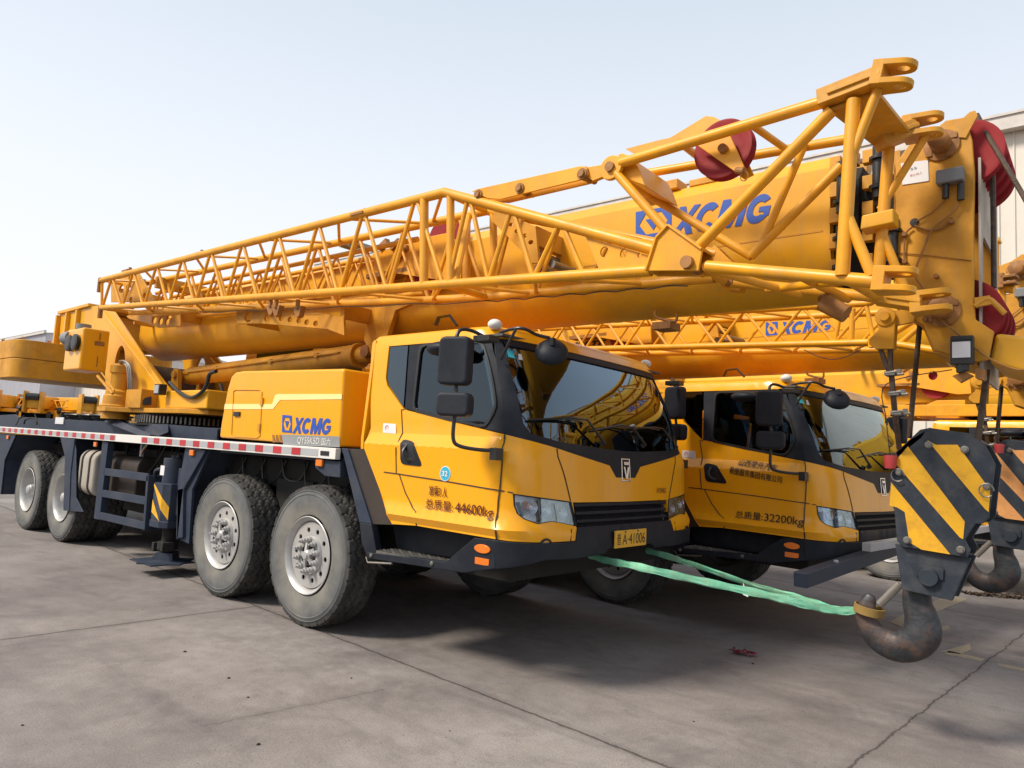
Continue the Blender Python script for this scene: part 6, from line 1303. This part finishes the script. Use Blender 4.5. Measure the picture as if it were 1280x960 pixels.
# ------------------------------------------------------------------ the yard
def ground_mat():
    m = bpy.data.materials.new('yard_concrete'); m.use_nodes = True; nt = m.node_tree; L = nt.links.new; bs = nt.nodes['Principled BSDF']; bs.inputs['Roughness'].default_value = .82; bs.inputs['Specular IOR Level'].default_value = .35
    geo = nd(nt, 'ShaderNodeNewGeometry'); pos = geo.outputs['Position']
    def noise(sc, det=8, rough=.6, dist=0, stretch=None):
        src = pos
        if stretch: mp = nd(nt, 'ShaderNodeMapping'); mp.inputs['Scale'].default_value = stretch; mp.inputs['Rotation'].default_value = (0, 0, .4); L(pos, mp.inputs[0]); src = mp.outputs[0]
        n = nd(nt, 'ShaderNodeTexNoise', i_Scale=sc, i_Detail=det, i_Roughness=rough, i_Distortion=dist); L(src, n.inputs['Vector']); return n.outputs[0]
    def ramp(src, p0, c0, p1, c1):
        r = nd(nt, 'ShaderNodeValToRGB'); r.color_ramp.elements[0].position = p0; r.color_ramp.elements[1].position = p1; r.color_ramp.elements[0].color = c0; r.color_ramp.elements[1].color = c1; L(src, r.inputs[0]); return r.outputs[0]
    def mix(fac, a, bcol, mode='MIX'):
        x = nd(nt, 'ShaderNodeMix', data_type='RGBA', blend_type=mode)
        if isinstance(fac, float): x.inputs[0].default_value = fac
        else: L(fac, x.inputs[0])
        if isinstance(a, tuple): x.inputs[6].default_value = a
        else: L(a, x.inputs[6])
        if isinstance(bcol, tuple): x.inputs[7].default_value = bcol
        else: L(bcol, x.inputs[7])
        return x.outputs[2]
    W1 = (1, 1, 1, 1); K = (0, 0, 0, 1)
    c = ramp(noise(.55, 10, .62), .36, (.172, .150, .144, 1), .66, (.292, .264, .250, 1))
    c = mix(ramp(noise(1.7, 9, .7, .6), .50, K, .72, (.55, .55, .55, 1)), c, (.095, .080, .082, 1))      # oil and tyre staining
    c = mix(ramp(noise(.9, 10, .7, 1.2), .60, K, .75, (.5, .5, .5, 1)), c, (.29, .255, .215, 1))          # pale dusty patches
    c = mix(ramp(noise(2.2, 6, .6, 0, (.25, 2.2, 1)), .54, K, .74, (.35, .35, .35, 1)), c, (.09, .078, .08, 1))
    c = mix(ramp(noise(26, 6, .7), .35, (.80, .80, .80, 1), .68, (1.12, 1.12, 1.12, 1)), c, c, 'MULTIPLY') if False else c
    sp = ramp(noise(110, 3, .8), .34, (.70, .70, .70, 1), .66, (1.20, 1.20, 1.20, 1)); c = mix(1.0, c, sp, 'MULTIPLY')
    sp = ramp(noise(9, 8, .75), .32, (.86, .86, .86, 1), .7, (1.10, 1.10, 1.10, 1)); c = mix(1.0, c, sp, 'MULTIPLY')
    # sharp-edged small stains, oil spots and grit
    c = mix(ramp(noise(6.5, 12, .82, .3), .60, K, .66, (.55, .55, .55, 1)), c, (.11, .095, .095, 1))
    c = mix(ramp(noise(5.0, 12, .85, .8), .63, K, .68, (.5, .5, .5, 1)), c, (.34, .32, .30, 1))
    vo = nd(nt, 'ShaderNodeTexVoronoi', i_Scale=38); vo.inputs['Randomness'].default_value = 1; L(pos, vo.inputs['Vector'])
    hit = nd(nt, 'ShaderNodeMath', operation='LESS_THAN'); L(vo.outputs['Distance'], hit.inputs[0]); hit.inputs[1].default_value = .13
    sel = nd(nt, 'ShaderNodeMath', operation='GREATER_THAN'); sv = nd(nt, 'ShaderNodeSeparateColor'); L(vo.outputs['Color'], sv.inputs[0]); L(sv.outputs[0], sel.inputs[0]); sel.inputs[1].default_value = .86
    sm_ = nd(nt, 'ShaderNodeMath', operation='MULTIPLY'); L(hit.outputs[0], sm_.inputs[0]); L(sel.outputs[0], sm_.inputs[1]); c = mix(sm_.outputs[0], c, (.05, .04, .038, 1))
    # joints and cracks: distance to real lines in the yard, wobbling a little
    sx = nd(nt, 'ShaderNodeSeparateXYZ'); L(pos, sx.inputs[0])
    wob = noise(3.5, 8, .75); fine = noise(22, 4, .6)
    def mth(op, a, b=None, cc=None):
        n = nd(nt, 'ShaderNodeMath', operation=op)
        for i, v in enumerate((a, b, cc)):
            if v is None: continue
            if isinstance(v, (int, float)): n.inputs[i].default_value = v
            else: L(v, n.inputs[i])
        return n.outputs[0]
    H = []
    def line(p, q, w, amp, lim=None):
        d = Vector((q.x-p.x, q.y-p.y)); ln = d.length; d.normalize(); n = Vector((-d.y, d.x))
        dist = mth('ADD', mth('ADD', mth('MULTIPLY', sx.outputs[0], n.x), mth('MULTIPLY', sx.outputs[1], n.y)), -(n.x*p.x+n.y*p.y))
        dist = mth('ADD', dist, mth('MULTIPLY', mth('SUBTRACT', wob, .5), amp))
        t = mth('ADD', mth('ADD', mth('MULTIPLY', sx.outputs[0], d.x), mth('MULTIPLY', sx.outputs[1], d.y)), -(d.x*p.x+d.y*p.y))
        core = mth('SUBTRACT', 1.0, mth('SMOOTH_MIN', mth('DIVIDE', mth('ABSOLUTE', dist), mth('MULTIPLY', mth('ADD', fine, .3), w*1.6)), 1.0, .1))
        core = mth('MAXIMUM', core, 0.0)
        if lim: core = mth('MULTIPLY', core, mth('MULTIPLY', mth('GREATER_THAN', t, lim[0]), mth('LESS_THAN', t, ln+lim[1])))
        soft = mth('MAXIMUM', mth('SUBTRACT', 1.0, mth('DIVIDE', mth('ABSOLUTE', dist), .07)), 0.0)
        if lim: soft = mth('MULTIPLY', soft, mth('MULTIPLY', mth('GREATER_THAN', t, lim[0]), mth('LESS_THAN', t, ln+lim[1])))
        H.append((core, soft))
    line(A(320, 757, z=0), A(840, 960, z=0), .012, .07, None)
    line(A(0, 800, z=0), A(320, 758, z=0), .012, .05, (-9, 0))
    line(A(1280, 792, z=0), A(1060, 960, z=0), .008, .10, (-.5, 2))
    line(A(1165, 759, z=0), A(1280, 779, z=0), .010, .04, (-6, 9))
    line(A(250, 908, z=0), A(480, 862, z=0), .0022, .10, (0, 0))
    core = H[0][0]; soft = H[0][1]
    for a, s in H[1:]: core = mth('MAXIMUM', core, a); soft = mth('MAXIMUM', soft, s)
    c = mix(mth('MULTIPLY', soft, mth('MULTIPLY', fine, .55)), c, (.10, .085, .08, 1)); c = mix(mth('MULTIPLY', core, .85), c, (.035, .03, .028, 1))
    L(c, bs.inputs['Base Color'])
    h = mth('ADD', mth('MULTIPLY', noise(140, 4, .6), .4), mth('MULTIPLY', noise(14, 6, .6), .8)); h = mth('SUBTRACT', h, mth('MULTIPLY', core, 2.2))
    bp = nd(nt, 'ShaderNodeBump', i_Strength=.5, i_Distance=.006); L(h, bp.inputs['Height']); L(bp.outputs[0], bs.inputs['Normal'])
    return m
M['ground'] = ground_mat()
b = B(); vs = [b.bm.verts.new(v) for v in ((-450, -450, 0), (450, -450, 0), (450, 450, 0), (-450, 450, 0))]; b.face(vs); g = b.build('ground', 'ground'); g['kind'] = 'structure'
M['mark'] = mat('worn_yellow_marking', (.36, .29, .19), .8, var=.1, scale=14, dirt=(.27, .24, .23), dirt_amt=1.0, dscale=9)
b = B()
for pts in (((1112, 778), (1140, 762), (1163, 766), (1135, 787)), ((1140, 762), (1185, 745), (1210, 749), (1163, 768)), ((1176, 815), (1212, 805), (1214, 812), (1200, 818)), ((1186, 814), (1231, 824), (1227, 827), (1180, 818)), ((1247, 829), (1290, 838), (1290, 842), (1247, 833)), ((1165, 785), (1185, 782), (1188, 786), (1170, 790))):
    b.prism([A(p[0], p[1], z=.0) for p in pts], (0, 0, .004))
mk = b.build('yard_marking', 'mark'); mk['kind'] = 'structure'

# ------------------------------------------------------------------ buildings
def wall_mat(name, col, pitch=.30, ax=0, dark=.75):
    m = mat(name, col, .45, var=.05, scale=.6, dirt=tuple(c*.7 for c in col), dirt_amt=.35, dscale=.8, stretch=(1, 1, .2)); return m
M['whitewall'] = wall_mat('white_profiled_sheet', (.66, .62, .55)); M['_'] = None; M['greywall'] = wall_mat('grey_profiled_sheet', (.50, .50, .54)); M['creamwall'] = wall_mat('cream_render', (.68, .62, .56)); M['trim'] = mat('flashing', (.62, .58, .54), .5)
def shed(name, org, yaw, L_, D, Hh, m, label, ribs=.30, roofm='trim'):
    r = empty(name, org); r.rotation_euler = (0, 0, yaw); tag(r, label, 'building')
    b = B(); pts = []; n = int(L_/ribs)    # trapezoidal sheeting as real folds
    x = 0; prof = []
    for i in range(n): x0 = i*ribs; prof += [(x0, 0), (x0+ribs*.8, 0), (x0+ribs*.86, -.035), (x0+ribs*.94, -.035)]
    prof.append((n*ribs, 0)); lo = [b.bm.verts.new((a, c, 0)) for a, c in prof]; hi = [b.bm.verts.new((a, c, Hh)) for a, c in prof]
    for i in range(len(prof)-1): b.face([lo[i], lo[i+1], hi[i+1], hi[i]])
    b.bx(0, n*ribs, .02, D, 0, Hh-.02); b.build('wall', m, r, smooth=10)
    b = B(); b.prism([(-.2, -.25, Hh-.05), (-.2, D+.25, Hh-.05), (-.2, D/2, Hh+D*.07)], (n*ribs+.4, 0, 0)); b.build('roof', roofm, r)
    b = B(); b.bx(-.1, n*ribs+.1, -.30, -.06, Hh-.12, Hh+.22); b.bx(-.1, n*ribs+.1, -.34, -.02, Hh+.20, Hh+.26); b.build('gutter', roofm, r)
    return r
e = A(1262, 147, y=16.0)
wb = shed('warehouse', (-24.0, 16.0, 0), 0, 62, 22, e.z-.26, 'whitewall', 'long white profiled steel warehouse behind the row of cranes')
q = A(58, 421, y=26.0); ws_ = shed('workshop', (q.x-40, 26.0, 0), 0, 40, 16, q.z+.55, 'greywall', 'pale grey workshop far behind the counterweight at the left edge')
b = B()
for i, p in enumerate((45, 53, 61, 68)): c = A(p, 487, y=25.9); b.bx(c.x-.5, c.x+.5, -.08, -.03, 2.9+.1, 4.4)
b2 = b.build('window', 'grey', ws_); 
for v in b2.data.vertices: v.co.x -= ws_.location.x
q = A(128, 462, y=30.0); q0 = A(70, 462, y=30.0); ofc = shed('office_block', (q0.x, 30.0, 0), 0, q.x+14-q0.x, 12, max(4, A(100, 470, y=30).z+1.6), 'creamwall', 'low cream office block far beyond the turntable', ribs=1.2, roofm='white')
b = B()
for i in range(7): b.bx(1.2+3.2*i, 2.8+3.2*i, -.06, .0, 2.4, 3.6)
b.build('window', 'darkglass', ofc)

# ------------------------------------------------------------------ more cranes parked far off to the left
def far_crane():
    r = empty('parked_crane'); 
    b = B(); b.bx(-5.5, 5.0, -1.2, 1.2, .9, 1.5); b.build('chassis', 'navy', r, bevel=.03)
    b = B(); b.prism([(4.6, -1.15, .8), (7.0, -1.15, .8), (7.1, -1.15, 1.6), (6.8, -1.15, 2.4), (4.6, -1.15, 2.45)], (0, 2.3, 0)); c = b.build('cab', 'cabyellow', r, bevel=.06)
    b = B(); b.bx(5.1, 6.5, -1.17, -1.14, 1.65, 2.2); b.bx(6.92, 6.98, -1.0, 1.0, 1.62, 2.2); b.build('window', 'darkglass', c)
    b = B(); b.bx(-5.2, -1.2, -1.1, 1.1, 1.5, 2.4); b.prism([(-1.2, -1.0, 1.5), (1.4, -1.0, 1.5), (.8, -1.0, 2.5), (-1.2, -1.0, 2.7)], (0, .6, 0)); b.build('superstructure', 'yellow', r, bevel=.08)
    b = B(); b.bx(-6.4, -5.0, -1.2, 1.2, 1.7, 2.5); b.build('counterweight', 'ochre', r, bevel=.1)
    b = B(); b.prism([(-4.5, -.35, 2.5), (8.6, -.35, 2.45), (8.6, -.35, 3.2), (-4.2, -.35, 3.4)], (0, .7, 0)); b.build('boom', 'yellow', r, bevel=.05)
    b = B(); 
    for k in range(12): x = -4+k; b.tube((x, -.9, 2.6), (x+.5, -.9, 3.0), .03, 6); b.tube((x+.5, -.9, 3.0), (x+1, -.9, 2.6), .03, 6)
    b.tube((-4, -.9, 2.6), (8, -.9, 2.6), .04, 6); b.tube((-3.5, -.9, 3.0), (8, -.9, 3.0), .04, 6); b.build('lattice_jib', 'tubeyellow', r)
    b = B(); b.bx(1.5, 3.0, .4, 1.1, 1.5, 2.9); oc = b.build('operator_cabin', 'cabyellow', r, bevel=.05); b = B(); b.bx(1.6, 2.9, .38, .40, 2.0, 2.8); b.build('window', 'darkglass', oc)
    b = B(); b.tube((-3.2, -.5, 2.5), (-3.2, .5, 2.5), .45, 16); b.build('winch_drum', 'hose', r)
    b = B(); b.tube((8.75, -.3, 3.1), (8.75, .3, 3.1), .2, 16); b.build('sheave', 'hose', r)
    b = B()
    for k in range(6): b.bx(-4.9+.6*k, -4.6+.6*k, -1.14, -1.1, 1.8, 2.2)
    b.build('louvre', 'darkvoid', r)
    b = B(); b.bx(6.2, 6.35, -1.45, -1.25, 1.7, 2.3); b.tube((6.9, -1.0, 2.3), (7.3, -1.1, 2.5), .12, 10); b.build('mirror', 'hose', c)
    b = B(); b.prism([(-1.0, -.5, 1.6), (3.6, -.5, 2.35), (3.6, -.5, 2.6), (-1.0, -.5, 1.9)], (0, .25, 0)); b.build('luffing_cylinder', 'ochre', r)
    b = B(); b.bx(8.2, 8.9, -.45, -.35, 2.2, 3.4); b.bx(8.2, 8.9, .35, .45, 2.2, 3.4); b.build('boom_head', 'ochre', r)
    for x in (5.0, 3.4, -2.4, -3.9):
        for y in (-1.2, .9): b = B(); b.tube((x, y, .55), (x, y+.3, .55), .55, 24); b.build('wheel', 'tyre', r)
    return r
fc = None
LB = ['yellow crane far at the left edge, its boom cut by the photo edge', 'yellow crane with a dark winch drum, far off under the large counterweight', 'distant yellow crane seen just left of the swing motor', 'distant yellow crane with its square box body between two others', 'most distant yellow crane, in front of the pale grey workshop', 'distant yellow crane whose lattice jib points down to the deck of the nearest truck']
LB += ['distant yellow crane turned broadside, its boom level above its neighbours', 'distant yellow crane half hidden by the round tail of the turntable platform', 'distant yellow crane whose cab faces the left edge of the photo']
for i, (p, yy, a) in enumerate(((-6, 10.5, -.75), (28, 12.2, -.45), (57, 12.6, -.05), (92, 14.5, -.55), (12, 14, .25), (120, 17.5, -.8), (44, 16.5, -1.1), (78, 18, -.3), (106, 20, -2.4))):
    c = far_crane() if fc is None else copy_tree(fc)
    if fc is None: fc = c
    q = A(p, 510, y=yy); c.location = (q.x, yy, 0); c.rotation_euler = (0, 0, a); tag(c, LB[i], 'crane', 'cranes parked far off in the yard')

# the yard's far side, behind the photographer: it shows only in the glass and the paint
yw = empty('boundary_wall', (-20, -34, 0)); tag(yw, 'long drab boundary wall across the yard, seen only reflected in the cab windows', 'wall')
M['drab'] = mat('drab_block_wall', (.05, .045, .04), .9, var=.2, scale=1.2)
b = B(); b.bx(-60, 110, 0, .4, 0, 5.2)
for i in range(34): b.bx(-60+5*i, -59.6+5*i, .4, .55, 0, 5.4)
b.build('wall', 'drab', yw)
b = B(); b.bx(-60.1, 110.1, -.1, .62, 5.42, 5.6); b.build('coping', 'trim', yw)
# ------------------------------------------------------------------ light
SUN_EL, SUN_AZ = rad(46), math.atan2(-.86, -.50)      # azimuth as an angle from +x
sd = Vector((math.cos(SUN_EL)*math.cos(SUN_AZ), math.cos(SUN_EL)*math.sin(SUN_AZ), math.sin(SUN_EL)))
sl_ = bpy.data.lights.new('sun', 'SUN'); so = bpy.data.objects.new('sun', sl_); COL.objects.link(so); so.rotation_euler = (-sd).to_track_quat('-Z', 'Y').to_euler(); sl_.energy = 3.4; sl_.angle = rad(13); sl_.color = (1, .90, .76)
w = bpy.data.worlds.new('World'); S.world = w; w.use_nodes = True; nt = w.node_tree; bg = nt.nodes['Background']; sky = nt.nodes.new('ShaderNodeTexSky'); sky.sky_type = 'NISHITA'; sky.sun_disc = False
sky.sun_elevation = SUN_EL; sky.sun_rotation = math.atan2(sd.x, sd.y); sky.air_density = 1.0; sky.dust_density = 5.0; sky.ozone_density = 1.5; sky.altitude = 50
# hazy air: the clear-sky model thinned into a pale veil that is thickest at the horizon
tcw = nt.nodes.new('ShaderNodeTexCoord'); sxw = nt.nodes.new('ShaderNodeSeparateXYZ'); nt.links.new(tcw.outputs['Generated'], sxw.inputs[0])
rw = nt.nodes.new('ShaderNodeValToRGB'); nt.links.new(sxw.outputs[2], rw.inputs[0]); e = rw.color_ramp.elements
e[0].position = 0; e[0].color = (7.3, 7.1, 7.15, 1); e[1].position = .75; e[1].color = (3.7, 4.4, 5.2, 1); e2 = e.new(.32); e2.color = (6.1, 6.4, 6.85, 1)
mw = nt.nodes.new('ShaderNodeMix'); mw.data_type = 'RGBA'; mw.inputs[0].default_value = .88; nt.links.new(sky.outputs[0], mw.inputs[6]); nt.links.new(rw.outputs[0], mw.inputs[7])
nt.links.new(mw.outputs[2], bg.inputs[0]); bg.inputs[1].default_value = .12
S.view_settings.view_transform = 'Standard'; S.view_settings.look = 'None'; S.view_settings.gamma = 1; S.view_settings.exposure = .42; S.view_settings.use_curve_mapping = False
S.render.engine = 'CYCLES'; S.cycles.max_bounces = 8; S.cycles.transparent_max_bounces = 12; S.cycles.sample_clamp_indirect = 6
